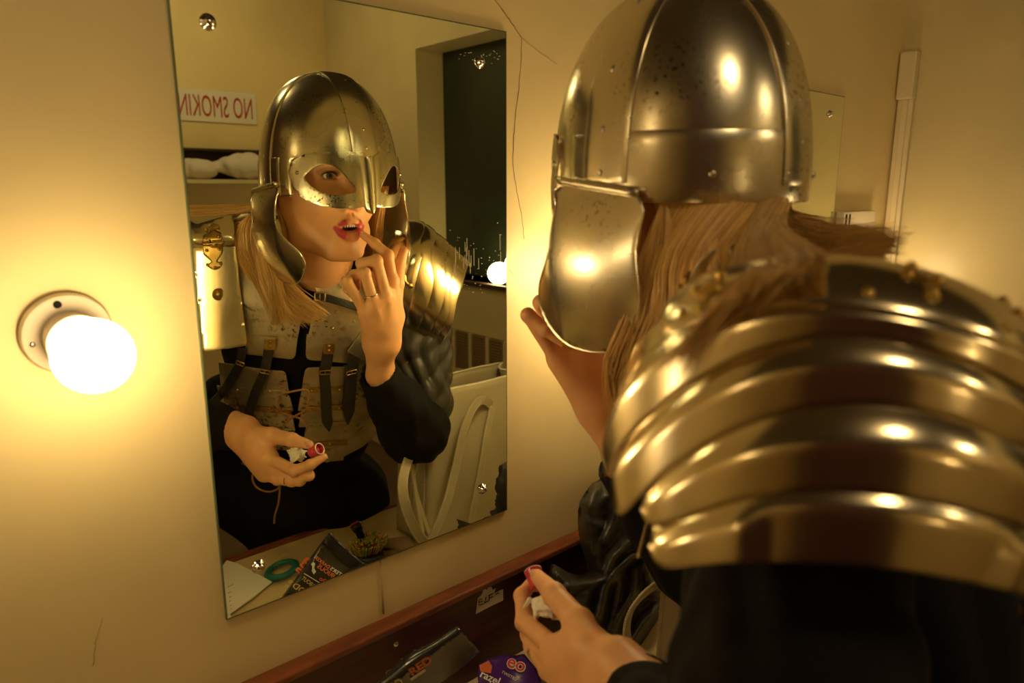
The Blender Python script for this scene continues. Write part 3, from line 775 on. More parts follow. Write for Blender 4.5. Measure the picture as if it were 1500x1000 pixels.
# --- torso surface on which the body plates lie
TA = V(.70, -.72, -.72); TB = V(.605, -.485, -.12); TU = nrm(TB-TA); TLn = np.linalg.norm(TB-TA)
TR = V(.845, .534, 0); TR = nrm(TR-(TR@TU)*TU); TF = -np.cross(TR, TU); TF = TF if TF[1] > 0 else -TF
_tw = ([-.2, 0, .18, .38, .62, .80, .92, 1.0, 1.08], [.20, .175, .155, .142, .168, .178, .165, .12, .06])
_td = ([-.2, 0, .18, .38, .62, .80, .92, 1.0, 1.08], [.15, .130, .115, .108, .122, .118, .10, .075, .05])
def tdist(p, off=0.):
    q = p-TA; t = (q@TU)/TLn; w = np.interp(t, *_tw)+off; dp = np.interp(t, *_td)+off
    return (math.sqrt(((q@TR)/w)**2+((q@TF)/dp)**2)-1)*dp
def on_torso(u, v, off=.006):
    """where a reflected sight line meets the torso surface raised by off"""
    o, d = mray(u, v); d = nrm(d); t = 1.0; prev = t
    best = (9, 1.3)
    while t < 1.75:
        s = tdist(o+d*t, off)
        if s < best[0]: best = (s, t)
        if s < 0: break
        prev = t; t += .006
    if s >= 0: return o+d*best[1]
    lo, hi = prev, t
    for _ in range(14):
        m_ = (lo+hi)/2
        if tdist(o+d*m_, off) < 0: hi = m_
        else: lo = m_
    return o+d*hi
def tplate(name, P, off, m, r=4, parent=None, step=7, thick=.0018, **k):
    P = round_poly([V(*p) for p in P], r)
    return plate(name, P, lambda a, b: on_torso(a, b, off), m, parent or person, step=step, thick=thick, bev=.0004, face_to=V(0, .8, 0), **k)
def trivet(u, v, off, parent, r=.0032, m=None):
    p = on_torso(u, v, off); q = p-TA; n = nrm((q@TR)*TR*.5+(q@TF)*TF); rivet(p, n, r, .0024, m or M_brass, parent)
# upper breast plates
cl = tplate('breast_plate', [(345, 372), (372, 350), (400, 352), (415, 420), (437, 470), (433, 494), (357, 490)], .012, M_dull, [4, 4, 4, 4, 2, 3, 3], label='left breast plate')
tplate('lower_plate', [(356, 484), (433, 490), (429, 525), (357, 517)], .009, M_dull, [1, 1, 9, 5], cl)
cr = tplate('breast_plate', [(451, 478), (455, 440), (470, 412), (520, 402), (560, 410), (556, 470), (548, 503), (447, 494)], .012, M_dull, 4, label='right breast plate')
tplate('lower_plate', [(446, 488), (550, 498), (543, 534), (492, 529), (444, 525)], .009, M_dull, [1, 1, 4, 1, 9], cr)
tplate('side_plate', [(536, 470), (562, 490), (556, 540), (505, 514)], .016, M_dull, 3, cr)
for q in ((395, 471), (340, 441)): trivet(*q, .0135, cl, .003, M_steel2)
for q in ((484, 480), (489, 456), (515, 470)): trivet(*q, .0135, cr, .003, M_steel2)
# dark strips with studs over the collarbone
sh = tplate('collar_plate', [(338, 322), (352, 312), (388, 312), (400, 340), (396, 362), (346, 362)], .008, M_dull, 3, label='studded plate over the collarbone')
for q in ((345, 338), (353, 334), (361, 338), (356, 356), (370, 350), (372, 328), (385, 336)): trivet(*q, .0095, sh)
hb = tplate('brass_hinge', [(343, 366), (364, 368), (364, 378), (356, 388), (360, 398), (352, 402), (349, 390), (343, 380)], .0165, M_brass, 1, cl, step=3, label='brass hinge')
for q in ((356, 378), (357, 399)): trivet(*q, .018, cl, .0035)
# throat: gorget plate, brass edged collar, chest strap with buckle
gp = tplate('gorget', [(455, 408), (470, 400), (512, 396), (540, 404), (535, 436), (506, 446), (462, 432)], .019, M_dull, 3, label='dull steel gorget plate at the throat')
rim = [on_torso(*p, .022) for p in [(452, 402), (462, 405), (475, 404), (490, 400), (508, 395)]]
v, f = tube_geo(cr_spline(rim, 5), .0042, 8, flat=.6); mesh_obj('collar_edge', v, f, M_brass, gp, label='brass coloured collar edge')
def strap(path, w, off, parent=None, point=False, holes=(), m=None, name='strap', buckle=None, plate_at=None, label='black leather strap', curl=0.):
    """leather strap laid along mirror pixels; returns its object"""
    P = cr_spline([V(*p) for p in path], 6); n = len(P); rows = []
    for i, p in enumerate(P):
        d = P[min(i+1, n-1)]-P[max(i-1, 0)]; d = d/np.linalg.norm(d); s = V(-d[1], d[0]); t = i/(n-1)
        ww = w*(max(.12, (1-t)/.12) if point and t > .88 else 1)
        rows.append([on_torso(*(p+s*ww*k/2), off+.004*math.sin(PI*t)+curl*t*t) for k in (-1, -.5, 0, .5, 1)])
    o = strip(name, rows, m or M_strap, parent or person, .0026, .0005); o['label'] = label
    for hu, hv in holes:
        q = on_torso(hu, hv, off+.0035+curl*.3); r_ = nrm(q-TA-((q-TA)@TU)*TU); v, f = dome_geo(q, r_, .0017, .0006, 8); mesh_obj('hole', v, f, M_black_hole, o)
    if buckle:
        (bu, bv), bw, bh = buckle; c = on_torso(bu, bv, off+.009); a = nrm(on_torso(bu+4, bv, off+.009)-c); b = nrm(on_torso(bu, bv-4, off+.009)-c); a = nrm(a-(a@b)*b)
        loop = round_poly([c+a*bw+b*bh, c-a*bw+b*bh, c-a*bw-b*bh, c+a*bw-b*bh], .003, 3)
        v, f = tube_geo(loop, .0013, 6, closed=True); mb = MB().add(v, f); v, f = tube_geo([c-b*bh, c+b*bh*1.1], .0010, 6); mb.add(v, f); mb.build('buckle', M_brass, o, label='brass buckle')
    if plate_at:
        x0, y0, x1, y1 = plate_at; tplate('rivet_plate', [(x0, y0), (x1, y0), (x1, y1), (x0, y1)], off+.0045, M_brass, 2.5, o, step=4, label='riveted brass tab')
        for k in (.3, .7): trivet((x0+x1)/2, y0+(y1-y0)*k, off+.006, o, .0028)
    return o
strap([(459, 432), (480, 437), (510, 446), (540, 455)], 11, .024, cr, buckle=((465, 434), .009, .0075), label='black chest strap')
strap([(392, 500), (389, 520), (384, 545), (372, 572), (361, 606)], 14, .013, plate_at=(384, 494, 401, 511), holes=((376, 560), (370, 577), (381, 533)), buckle=((385, 543), .0095, .004), curl=.012)
strap([(478, 508), (475, 530), (472, 545), (474, 575), (475, 605), (479, 630)], 16, .013, point=True, plate_at=(470, 501, 487, 517), holes=((474, 566), (475, 586)), buckle=((473, 544), .0100, .004), curl=.006)
strap([(517, 514), (514, 530), (512, 545), (509, 575), (506, 620)], 17, .013, point=True, holes=((511, 565),), buckle=((512, 544), .0105, .004), curl=.006)
strap([(352, 508), (349, 528), (338, 550), (322, 575), (303, 596)], 12, .013, buckle=((349, 531), .0085, .004), curl=.004)
# waist: two rows of girdle plates joined by riveted strips and a tan lace
rowsL = [(539, 577), (573, 603), (598, 632), (628, 660)]
for i, (a, b) in enumerate(rowsL):
    x1 = [421, 427, 430, 436][i]
    g = tplate('girdle_plate', [(318-3*i, a-10), (390, a+1), (x1-6, a+3), (x1, b-2), (322, b-8)], .010-.0012*i, M_dull, [1, 2, 7, 3, 1])
    if i < 3:
        st = tplate('riveted_strip', [(330, b-12), (x1-4, b-6), (x1-4, b+1), (330, b-5)], .0125-.0012*i, M_brass if i == 1 else M_dull, 1, g, step=6)
        for q in (345, 368, 392, 410): trivet(q, b-6+(q-380)*.05, .0142-.0012*i, g, .0026)
rowsR = [(538, 573), (568, 600), (595, 624), (620, 652), (648, 676)]
for i, (a, b) in enumerate(rowsR):
    x0 = [438, 433, 434, 440, 452][i]; x1 = [506, 508, 508, 508, 500][i]
    g = tplate('girdle_plate', [(x0+6, a-1), (x1, a-3), (x1, b-4), (x0, b)], .010-.0010*i, M_dull, [7, 1, 1, 3])
    if i < 4:
        st = tplate('riveted_strip', [(x0+12, b-6), (x1-2, b-9), (x1-2, b-2), (x0+12, b+1)], .0125-.001*i, M_brass if i != 2 else M_dull, 1, g, step=6)
        for q in (453, 466, 480, 494): trivet(q, b-2-(q-460)*.04, .0142-.001*i, g, .0026)
sp = tplate('waist_side_plate', [(499, 534), (545, 528), (545, 600), (552, 632), (528, 652), (500, 667), (474, 676), (470, 660), (499, 652)], .0075, M_dull, [2, 4, 2, 4, 1, 1, 3, 2, 2], label='broad curved plate round the waist')
for q in ((505, 548), (520, 560), (503, 600), (503, 630)): trivet(*q, .0095, sp, .0025)
def lace(px, off, r=.0021, parent=None, closed=False, yv=None):
    P = cr_spline([on_torso(*p, off) if len(p) == 2 else mpt(p[0], p[1], 1, p[2]) for p in px], 6, closed)
    v, f = tube_geo(P, r, 8, closed=closed); return mesh_obj('lace', v, f, M_lace, parent or person, label='tan leather lace')
lace([(406, 582), (408, 576), (424, 572), (444, 569), (450, 576), (447, 592), (443, 600), (430, 607), (415, 618), (411, 626)], .021)
lace([(407, 580), (405, 590), (407, 602), (420, 606), (438, 612), (446, 622), (444, 632)], .019)
lace([(352, 676), (362, 681), (370, 684), (367, 698), (374, 712), (390, 718), (404, 714), (409, 704)], .024)
lace([(407, 706), (407, 716), (405, 735), (400, 752), (399, 764)], .026)

# --- the plain hanging plate at the front of her left shoulder
def hang(u, v): return mpt(u, v, 1, -.497+(u-318)*.00040+.003*math.cos((u-318)/40*1.2)+.0000008*max(0, v-375)**2)
ca = [(292, 362), (342, 360), (359, 500), (355, 506), (300, 514), (296, 508)]
fp = plate('shoulder_front_plate', round_poly([V(*p) for p in [(279, 362), (342, 360), (359, 505), (295, 514)]], [2, 2, 7, 7]), hang, M_lame, person, step=6, thick=.002, bev=.0005, face_to=V(0, .8, 0), label='plain hanging plate at her left shoulder')
def hang2(u, v): return mpt(u, v, 1, -.494+(u-310)*.0005-.0005*abs(v-350)+.006*math.cos((u-310)/32*1.3))
plate('upper_plate', round_poly([V(*p) for p in [(276, 331), (338, 313), (341, 352), (336, 357), (279, 364)]], [2, 4, 5, 3, 2]), hang2, M_lame, fp, step=6, thick=.002, bev=.0005, face_to=V(0, .8, 0))
def hpl(P, r, nm='hinge', m=None, dy=.004): return plate(nm, round_poly([V(*p) for p in P], r), lambda a, b: hang(a, b)+V(0, dy, 0) if b > 357 else hang2(a, b)+V(0, dy, 0), m or M_brass, fp, step=3.5, thick=.0016, face_to=V(0, .8, 0), label='brass hinge')
hpl([(293, 358), (323, 355), (322, 370), (314, 382), (322, 386), (318, 392), (311, 395), (304, 392), (298, 388), (306, 382), (294, 372)], 2)
hpl([(292, 355), (321, 352), (320, 340), (310, 335), (318, 330), (308, 326), (300, 331), (304, 338), (294, 344)], 2)
p0, p1 = hang(291, 357)+V(0, .009, 0), hang(323, 354)+V(0, .009, 0)
v, f = tube_geo([p0+(p1-p0)*i/12 for i in range(13)], [.0030 if i % 2 else .0024 for i in range(13)], 8); mesh_obj('hinge_pin', v, f, M_brass, fp)
for q in ((299, 366), (317, 364), (300, 387), (311, 391), (319, 385), (298, 348), (316, 346), (298, 336), (315, 332)):
    p = (hang(*q) if q[1] > 357 else hang2(*q))+V(0, .005, 0); rivet(p, (0, 1, 0), .0030, .0024, M_brass, fp)
c = hang(317, 430)+V(0, .001, 0)
v, f = lathe_geo([(.0112, 0), (.0112, .0015), (.0098, .003), (.0085, .0018), (.0070, .0032), (.0052, .0018), (.004, .0042), (.0002, .0055)], c, (0, 1, 0), 28); mesh_obj('rosette', v, f, M_brass, fp, label='round brass rosette')
# ================================================================ hands, arms, body
def hand(pts, rs, palm, h=.0013, tag_=''):
    allp = np.array([p for c in pts for p in c]+[q for a in palm for q in a[:2]]); S = SDF(allp.min(0)-.035, allp.max(0)+.035, h)
    for a, b, ra, rb, k in palm: S.cap(a, b, ra, rb, k)
    G_ = S
    for c, r in zip(pts, rs):
        T = SDF(S.lo, S.lo+(S.n-1)*h-1e-6, h); T.n = S.n; T.g = np.full(tuple(S.n), .08, np.float32)
        T.chain(c, r, .0035)
        for i in range(1, len(c)-1): T.ell(c[i], r[i]*1.06, .003)
        S.g = smin(S.g, T.g, .0055)
    P, F = S.mesh(); return smooth_mesh(P, F, 1, .4), F
def Mp(u, v, y): return mpt(u, v, 1, y)
# her right hand: index finger at the lower lip
ri = [Mp(570, 411, -.222), Mp(564, 373, -.226), Mp(545, 356, -.246), Mp(528, 344, -.263)]
rm = [Mp(561, 434, -.210), Mp(547, 381, -.204), Mp(525, 385, -.224), Mp(529, 402, -.240)]
rr = [Mp(544, 446, -.214), Mp(530, 399, -.206), Mp(514, 402, -.227), Mp(519, 418, -.242)]
rp = [Mp(530, 456, -.226), Mp(504, 410, -.214), Mp(505, 422, -.232), Mp(513, 432, -.244)]
rt = [Mp(573, 462, -.245), Mp(578, 415, -.240), Mp(581, 386, -.236), Mp(587, 367, -.232)]
WR = Mp(561, 500, -.252); WR2 = Mp(547, 500, -.256); CRf = Mp(557, 548, -.284); CRg = Mp(547, 548, -.288); FA = Mp(575, 600, -.33)
palm = [(WR, ri[0], .018, .0125, .02), (WR, rm[0], .018, .0125, .02), (WR2, rr[0], .017, .012, .02), (WR2, rp[0], .017, .0115, .02), (WR, rt[0], .017, .014, .02),
        (WR, CRf, .0170, .0175, .02), (WR2, CRg, .0160, .0170, .02), (CRf, FA, .0200, .028, .02), (ri[0]+V(0, .0085, -.008), WR+V(-.003, .0125, .01), .0028, .003, .007), (rm[0]+V(0, .0085, -.008), WR+V(-.006, .0135, .008), .0030, .003, .007), (rr[0]+V(0, .0085, -.008), WR2+V(0, .0125, .010), .0028, .003, .007), (rp[0]+V(0, .0075, -.008), WR2+V(-.004, .011, .012), .0024, .0025, .007), (Mp(552, 450, -.232), Mp(556, 475, -.24), .016, .018, .02), (rt[0], (rt[0]+ri[0])/2, .012, .010, .02)]
BODY.append(hand([ri, rm, rr, rp, rt], [[.0098, .0090, .0080, .0062], [.0100, .0093, .0084, .0070], [.0095, .0088, .0080, .0068], [.0086, .0078, .0070, .0060], [.0130, .0108, .0096, .0078]], palm))
# her left hand: holding lipstick and tissue
lt = [Mp(372, 640, -.400), Mp(394, 636, -.372), Mp(424, 642, -.322), Mp(449, 649, -.283)]
li = [Mp(390, 668, -.357), Mp(428, 687, -.290), Mp(451, 678, -.266), Mp(470, 667, -.262)]
lm = [Mp(386, 680, -.362), Mp(434, 697, -.293), Mp(449, 694, -.274), Mp(447, 683, -.285)]
lr_ = [Mp(386, 689, -.370), Mp(424, 702, -.303), Mp(436, 702, -.288), Mp(430, 692, -.298)]
lp = [Mp(384, 692, -.380), Mp(403, 701, -.337), Mp(413, 701, -.322), Mp(410, 694, -.328)]
WL = Mp(356, 626, -.440); WL2 = Mp(357, 640, -.440); CLf = Mp(338, 622, -.475); CLg = Mp(339, 634, -.475); FL = Mp(310, 618, -.52)
palm = [(WL, lt[0], .020, .0165, .02), (WL2, li[0], .017, .0130, .022), (WL2, lm[0], .017, .0130, .022), (WL2, lr_[0], .016, .0125, .02), (WL2, lp[0], .016, .0115, .02),
        (WL, CLf, .0205, .0225, .02), (WL2, CLg, .0195, .022, .02), (CLf, FL, .024, .030, .02), (lt[0], li[0], .013, .011, .02), (lt[0], lt[1], .0165, .0135, .02), (WL2, Mp(378, 668, -.385), .017, .017, .02)]
BODY.append(hand([lt, li, lm, lr_, lp], [[.0165, .0140, .0118, .0078], [.0105, .0098, .0084, .0068], [.0105, .0096, .0082, .0070], [.0098, .0090, .0080, .0068], [.0088, .0080, .0072, .0062]], palm))
# trunk and limbs under the clothes
S = SDF(V(.10, -1.05, ZF), V(1.0, -.10, -.05), .006)
S.chain([TA, TA+(TB-TA)*.45, TA+(TB-TA)*.85], [.075, .07, .08], .05)
S.chain([NB, TB-TU*.03], [.05, .06], .04)
EL = V(.277, -.675, -.385); ER = V(.745, -.335, -.470)
S.chain([TB-TU*.08-TR*.12, V(.415, -.615, -.15), EL, FL], [.05, .046, .034, .030], .03)
S.chain([TB-TU*.08+TR*.12, V(.775, -.40, -.15), ER, FA], [.05, .044, .034, .028], .03)
FL_, FR_ = V(.68, -.90, ZF+.045), V(.86, -.82, ZF+.045)
S.chain([TA-TR*.08, V(.66, -.84, -1.08), FL_, FL_+V(-.08, .12, -.03)], [.07, .05, .036, .028], .03)
S.chain([TA+TR*.08, V(.83, -.77, -1.08), FR_, FR_+V(-.08, .12, -.03)], [.07, .05, .036, .028], .03)
BODY.append(S.mesh())
def body_mesh():
    Pv, Fv = [], []; n = 0
    for P, F in BODY: Pv.append(P); Fv.append(F+n); n += len(P)
    P = np.concatenate(Pv); F = np.concatenate(Fv)
    o = mesh_obj('body', P, F, M_skin, person, label='bare skin of face, neck and hands')
    col = np.zeros((len(P), 4), np.float32); col[:, 3] = 1
    def segd(P, pts):
        d = np.full(len(P), 9.)
        for a, b in zip(pts[:-1], pts[1:]):
            ab = b-a; t = np.clip(((P-a)@ab)/(ab@ab), 0, 1); d = np.minimum(d, np.linalg.norm(P-a-t[:, None]*ab, axis=1))
        return d
    near = np.linalg.norm(P-E_(0, .085, -.064), axis=1) < .04
    d = np.full(len(P), 9.)
    d[near] = np.minimum(segd(P[near], [E_(*p) for p in UL])-.0050, segd(P[near], [E_(*p) for p in LL])-.0066)
    col[:, 0] = np.clip(1-(d/.0012), 0, 1)
    cav = np.linalg.norm((P-E_(0, .080, -.064))/V(.0150, .009, .0050), axis=1); col[:, 2] = np.clip((1.12-cav)/.15, 0, 1)
    for s in (-1, 1):
        e = np.linalg.norm((P-E_(s*.033, .082, .026))/V(.021, .02, .0095), axis=1); col[:, 1] = np.maximum(col[:, 1], np.clip((1.15-e)/.35, 0, 1))
    at = o.data.color_attributes.new('makeup', 'FLOAT_COLOR', 'POINT'); at.data.foreach_set('color', col.ravel())
    nt = M_skin.node_tree; N = nt.nodes; L = nt.links; b = N['Principled BSDF']
    a = N.new('ShaderNodeAttribute'); a.attribute_name = 'makeup'; sp = N.new('ShaderNodeSeparateColor'); L.new(a.outputs['Color'], sp.inputs[0])
    cur = b.inputs['Base Color'].links[0].from_socket
    for ch, c in (('Red', (.50, .045, .07)), ('Green', (.48, .27, .12)), ('Blue', (.06, .01, .01))):
        mx = N.new('ShaderNodeMix'); mx.data_type = 'RGBA'; L.new(sp.outputs[ch], mx.inputs[0]); L.new(cur, mx.inputs[6]); mx.inputs[7].default_value = (*c, 1); cur = mx.outputs[2]
    L.new(cur, b.inputs['Base Color'])
    return o
body = body_mesh()
M_nail = mat('nails', (.78, .42, .28), .22, coat=.6)
def nail(tip, prev, out, r, w, parent=body):
    """small curved nail on the back of a fingertip"""
    d = nrm(tip-prev); out = nrm(out-(out@d)*d); s = np.cross(d, out); rows = []
    for i in range(6):
        t = i/5; ww = w*(1 if 0 < i < 5 else .75); rows.append([tip+d*(-.006+.0115*t)+out*(r*math.cos(a)+.0002)+s*(ww*math.sin(a)) for a in (-.9, -.45, 0, .45, .9)])
    o = strip('nail', rows, M_nail, parent, .0006, 0)
nail(ri[3], ri[2], V(0, 1, .5), .0062, .0052); nail(lt[3], lt[2], V(-.8, -.1, .7), .0079, .0066); nail(li[3], li[2], V(.1, .9, -.6), .0064, .0046)
nail(rt[3], rt[2], V(.8, .3, .2), .0078, .0062)
a, b = lr_[0], lr_[1]; c = b+(a-b)*.12
v, f = [], []
ringp = []
x, y, d_ = frame(b-a)
rg_ = [c+(x*math.cos(2*PI*i/24)+y*math.sin(2*PI*i/24))*.0100 for i in range(24)]
v, f = tube_geo(rg_, .0011, 6, closed=True); mb = MB().add(v, f); v, f = dome_geo(c+nrm(V(.4, .6, -.6))*.0105, V(.4, .6, -.6), .003, .003, 10); mb.add(v, f); mb.build('finger_ring', M_chrome, body, label='silver finger ring')
a, b = rr[0], rr[1]; c = a+(b-a)*.35; x, y, d_ = frame(b-a)
v, f = tube_geo([c+(x*math.cos(2*PI*i/24)+y*math.sin(2*PI*i/24))*.0102 for i in range(24)], .0010, 6, closed=True); mesh_obj('finger_ring', v, f, M_chrome, body, label='silver finger ring')

# ---------------------------------------------------------------- clothes
def folds(P, amp, freq, seed=0):
    out = np.empty_like(P)
    q = P*freq+seed
    w = np.sin(q[:, 0]*1.7+q[:, 2]*.8+2*np.sin(q[:, 1]*.9))*np.sin(q[:, 1]*1.3-q[:, 2]*.6+1.5*np.sin(q[:, 0]*.7))
    return w*amp
def push(P, F, amp, freq, seed=0):
    n = np.zeros_like(P); fn = np.cross(P[F[:, 1]]-P[F[:, 0]], P[F[:, 3]]-P[F[:, 0]])
    for k in range(4): np.add.at(n, F[:, k], fn)
    n /= np.linalg.norm(n, axis=1)[:, None]+1e-12
    return P+n*folds(P, amp, freq, seed)[:, None]
S = SDF(V(.12, -1.20, ZF+.02), V(1.08, -.20, -.04), .006)
def tell(t, w, dp, L, k=.04): S.ell(TA+(TB-TA)*t, (w, dp, L), k, R=[TR, TF, TU])
tell(-.02, .185, .112, .16); tell(.38, .140, .105, .18); tell(.68, .165, .118, .17); tell(.84, .172, .112, .10); tell(.93, .14, .095, .06)
S.ell(TA+TR*(-.16)+V(0, -.03, .10), (.10, .09, .20), .05); S.chain([TA+V(.01, -.03, -.03), V(.76, -.86, -1.05), V(.77, -.88, ZF+.24)], [.12, .17, .21], .08)
dP, dF = S.mesh(); dP = push(dP, dF, .006, 26.)
# cut the neck opening away so that skin shows above the collar
dress = mesh_obj('black_dress', smooth_mesh(dP, dF, 2), dF, M_cloth, person, label='black top and long skirt')
def crease(P, F, amp, freq, seed=0):
    n = np.zeros_like(P); fn = np.cross(P[F[:, 1]]-P[F[:, 0]], P[F[:, 3]]-P[F[:, 0]])
    for k in range(4): np.add.at(n, F[:, k], fn)
    n /= np.linalg.norm(n, axis=1)[:, None]+1e-12
    q = P*freq+seed; w = np.sin(q[:, 0]*1.1+q[:, 1]*.9+1.6*np.sin(q[:, 2]*.55+q[:, 0]*.3)); w2 = np.sin(q[:, 2]*1.2-q[:, 0]*.7+1.8*np.sin(q[:, 1]*.6+1))
    return P+n*(amp*(1-np.abs(w)*1.6)+amp*.7*(1-np.abs(w2)*1.6))[:, None]
def sleeve(pts, rs, name, m, amp=.003, freq=60., seed=0, extra=(), cuff=None, h=.004):
    A = np.array(pts); S = SDF(A.min(0)-.12, A.max(0)+.12, h); S.chain(pts, rs, .02)
    for c, r in extra: S.ell(c, r, .03)
    if cuff is not None:      # hollow the end so the cuff has an opening
        a, b, r0, r1 = cuff; S.cap(a, b, r0, r1, .002, 'sub')
    P, F = S.mesh(); P = (crease if m is M_satin else push)(P, F, amp, freq, seed); return mesh_obj(name, smooth_mesh(P, F, 1), F, m, dress)
cL = (CLf+CLg)/2; cR = (CRf+CRg)/2
dl = nrm(cL-EL); dr = nrm(cR-ER)
sleeve([V(.43, -.60, -.14), V(.345, -.645, -.26), EL, cL-dl*.045, cL+dl*.004], [.062, .060, .054, .040, .036], 'sleeve', M_cloth, cuff=(cL+dl*.006, cL+dl*.05, .031, .05))
sleeve([ER+V(-.0, .0, .01), (ER+cR)/2, cR], [.064, .051, .035], 'sleeve', M_cloth, seed=3, extra=((ER, (.066, .062, .06)),), cuff=(cR+dr*.004, cR+dr*.05, .0285, .05))
sleeve([V(.76, -.41, -.17), V(.785, -.39, -.30), V(.775, -.36, -.42)], [.062, .074, .066], 'satin_sleeve', M_satin, amp=.004, freq=60., seed=5)
# tip of the pointed cuff that shows past the shoulder plates
# ================================================================ things held and things on the counter
M_pink = mat('pink_plastic', (.65, .05, .10), .25, coat=.4)
M_pinkin = mat('deep_pink_lipstick', (.48, .02, .05), .35)
M_clear = mat('pale_rim', (.85, .70, .62), .15)
M_tissue = mat('white_tissue', (.86, .80, .70), .9, bump=.3, bump_scale=200.)
M_bag = mat('beige_grey_leather', (.50, .44, .29), .42, bump=.25, bump_scale=260., noise_amt=.12)
M_bagin = mat('bag_lining', (.55, .50, .36), .7)
M_stitch = mat('stitching', (.72, .66, .50), .8)
M_foil = mat('black_foil', (.030, .028, .026), .22, spec=.8, bump=.5, bump_scale=40., coat=.3)
M_orange = mat('orange_print', (.78, .18, .06), .45)
M_white = mat('white_print', (.80, .76, .68), .5)
M_gold = mat('gold_print', (.70, .52, .16), .45)
M_paper = mat('white_paper', (.80, .76, .66), .8)
M_ink = mat('black_ink', (.02, .02, .02), .6)
M_purple = mat('purple_foil', (.085, .025, .22), .25, bump=.6, bump_scale=60., coat=.5)
M_redp = mat('red_print', (.70, .05, .05), .4)
M_teal = mat('teal_plastic', (.01, .16, .13), .35)
M_blackp = mat('black_plastic', (.015, .013, .012), .3)
M_card = mat('brown_card', (.26, .16, .07), .7)
CT = -.76
def text_on(body, fmap, size, m, parent, name='lettering', bold=0., space=1., width=None):
    v, f = text_geo(body, size, bold=bold, space=space)
    if not v: return
    if width: k = width/max(p[0] for p in v); v = [(p[0]*k, p[1], 0) for p in v]
    return mesh_obj(name, [fmap(p[0], p[1]) for p in v], f, m, parent, smooth=False)
# lipstick tube in her left hand
c0 = Mp(456, 659, -.277); c1 = Mp(464, 655, -.266)
ax = nrm(c1-c0); L_ = np.linalg.norm(c1-c0)
lp_ = thing('lipstick_tube', c0, 'small pink lipstick tube with open end held in her lower hand', 'lipstick')
v, f = lathe_geo([(.0080, -.007), (.0088, -.006), (.0095, .006), (.0088, .007), (.0098, .008), (.0098, L_-.002), (.0105, L_), (.0100, L_+.0015), (.0082, L_+.001), (.0076, L_-.006), (.0002, L_-.010)], c0, ax, 32); mesh_obj('tube', v, f, M_pink, lp_, sharp=40)
v, f = lathe_geo([(.0102, L_+.0004), (.0104, L_+.0016), (.0092, L_+.0022), (.0084, L_+.0012)], c0, ax, 32, caps=False); mesh_obj('rim', v, f, M_clear, lp_, label='pale rim')
v, f = lathe_geo([(.0072, L_-.012), (.0072, L_-.006), (.004, L_-.003), (.0002, L_-.002)], c0, ax, 24); mesh_obj('lipstick', v, f, M_pinkin, lp_, label='dark pink lipstick inside')
# crumpled tissue
cc = Mp(431, 662, -.308); S = SDF(cc-.04, cc+.04, .0011); r_ = np.random.default_rng(5)
S.ell(cc, (.013, .017, .010), .004)
for _ in range(26):
    a = cc+r_.normal(0, 1, 3)*V(.0055, .012, .0060); b = a+r_.normal(0, 1, 3)*.005; S.cap(a, b, .0030, .0016, .003)
for _ in range(14):
    a = cc+nrm(r_.normal(0, 1, 3))*V(.014, .019, .011); S.ell(a, .0035, .002, 'sub')
P, F = S.mesh(); mesh_obj('tissue', P, F, M_tissue, label='crumpled white tissue pinched in her lower hand', cat='tissue')
# beige tote bag
bx0, bx1, byf, byb, bz1 = .800, 1.10, -.365, -.505, -.415
bag = thing('tote_bag', ((bx0+bx1)/2, (byf+byb)/2, CT), 'beige-grey leather tote bag with shoulder straps standing on the counter', 'bag')
def bag_pt(s, t):
    """s round the bag 0..1 (front left corner first), t height 0..1"""
    w = bx1-bx0; dp = byf-byb; per = 2*(w+dp); d = (s % 1)*per; tp = 1-.10*t
    if d < w: x, y = bx0+d, byf; n = V(0, 1, 0); e = math.sin(PI*d/w)
    elif d < w+dp: x, y = bx1, byf-(d-w); n = V(1, 0, 0); e = math.sin(PI*(d-w)/dp)
    elif d < 2*w+dp: x, y = bx1-(d-w-dp), byb; n = V(0, -1, 0); e = math.sin(PI*(d-w-dp)/w)
    else: x, y = bx0, byb+(d-2*w-dp); n = V(-1, 0, 0); e = math.sin(PI*(d-2*w-dp)/dp)
    side = abs(n[0]) > .5
    bul = (.016*math.sin(PI*min(t*1.1, 1)) if not side else -.045*t*t+.008*math.sin(PI*t))*e
    cx, cy = (bx0+bx1)/2, (byf+byb)/2
    p = V(cx+(x-cx)*(1-.02*t), cy+(y-cy)*(1-.25*t), CT+.0015+(bz1-CT)*t)+n*bul
    p[1] += .012*t; p += n*.003*math.sin(9*t+s*31)*e*t
    return p
ns, nt_ = 72, 26; v = [bag_pt(i/ns, j/nt_) for j in range(nt_+1) for i in range(ns)]; f = [(j*ns+i, j*ns+(i+1) % ns, (j+1)*ns+(i+1) % ns, (j+1)*ns+i) for j in range(nt_) for i in range(ns)]
f.append(tuple(range(ns))[::-1])
o = mesh_obj('bag_body', v, f, M_bag, bag); s_ = o.modifiers.new('t', 'SOLIDIFY'); s_.thickness = .003; s_.offset = -1
v, f = tube_geo([bag_pt(i/ns, 1)+V(0, 0, .001) for i in range(ns)], .0026, 6, closed=True); mesh_obj('top_piping', v, f, M_stitch, o)
for (u_, w_) in ((652, 592),):
    v, f = dome_geo(Mp(u_, w_, -.357), (0, 1, 0), .0085, .004, 20); mesh_obj('stud', v, f, M_bag, bag, label='covered round stud')
v, f = dome_geo(Mp(733, 576, -.475), (0, 1, 0), .007, .004, 18); mesh_obj('stud', v, f, M_brass, bag, label='brass stud')
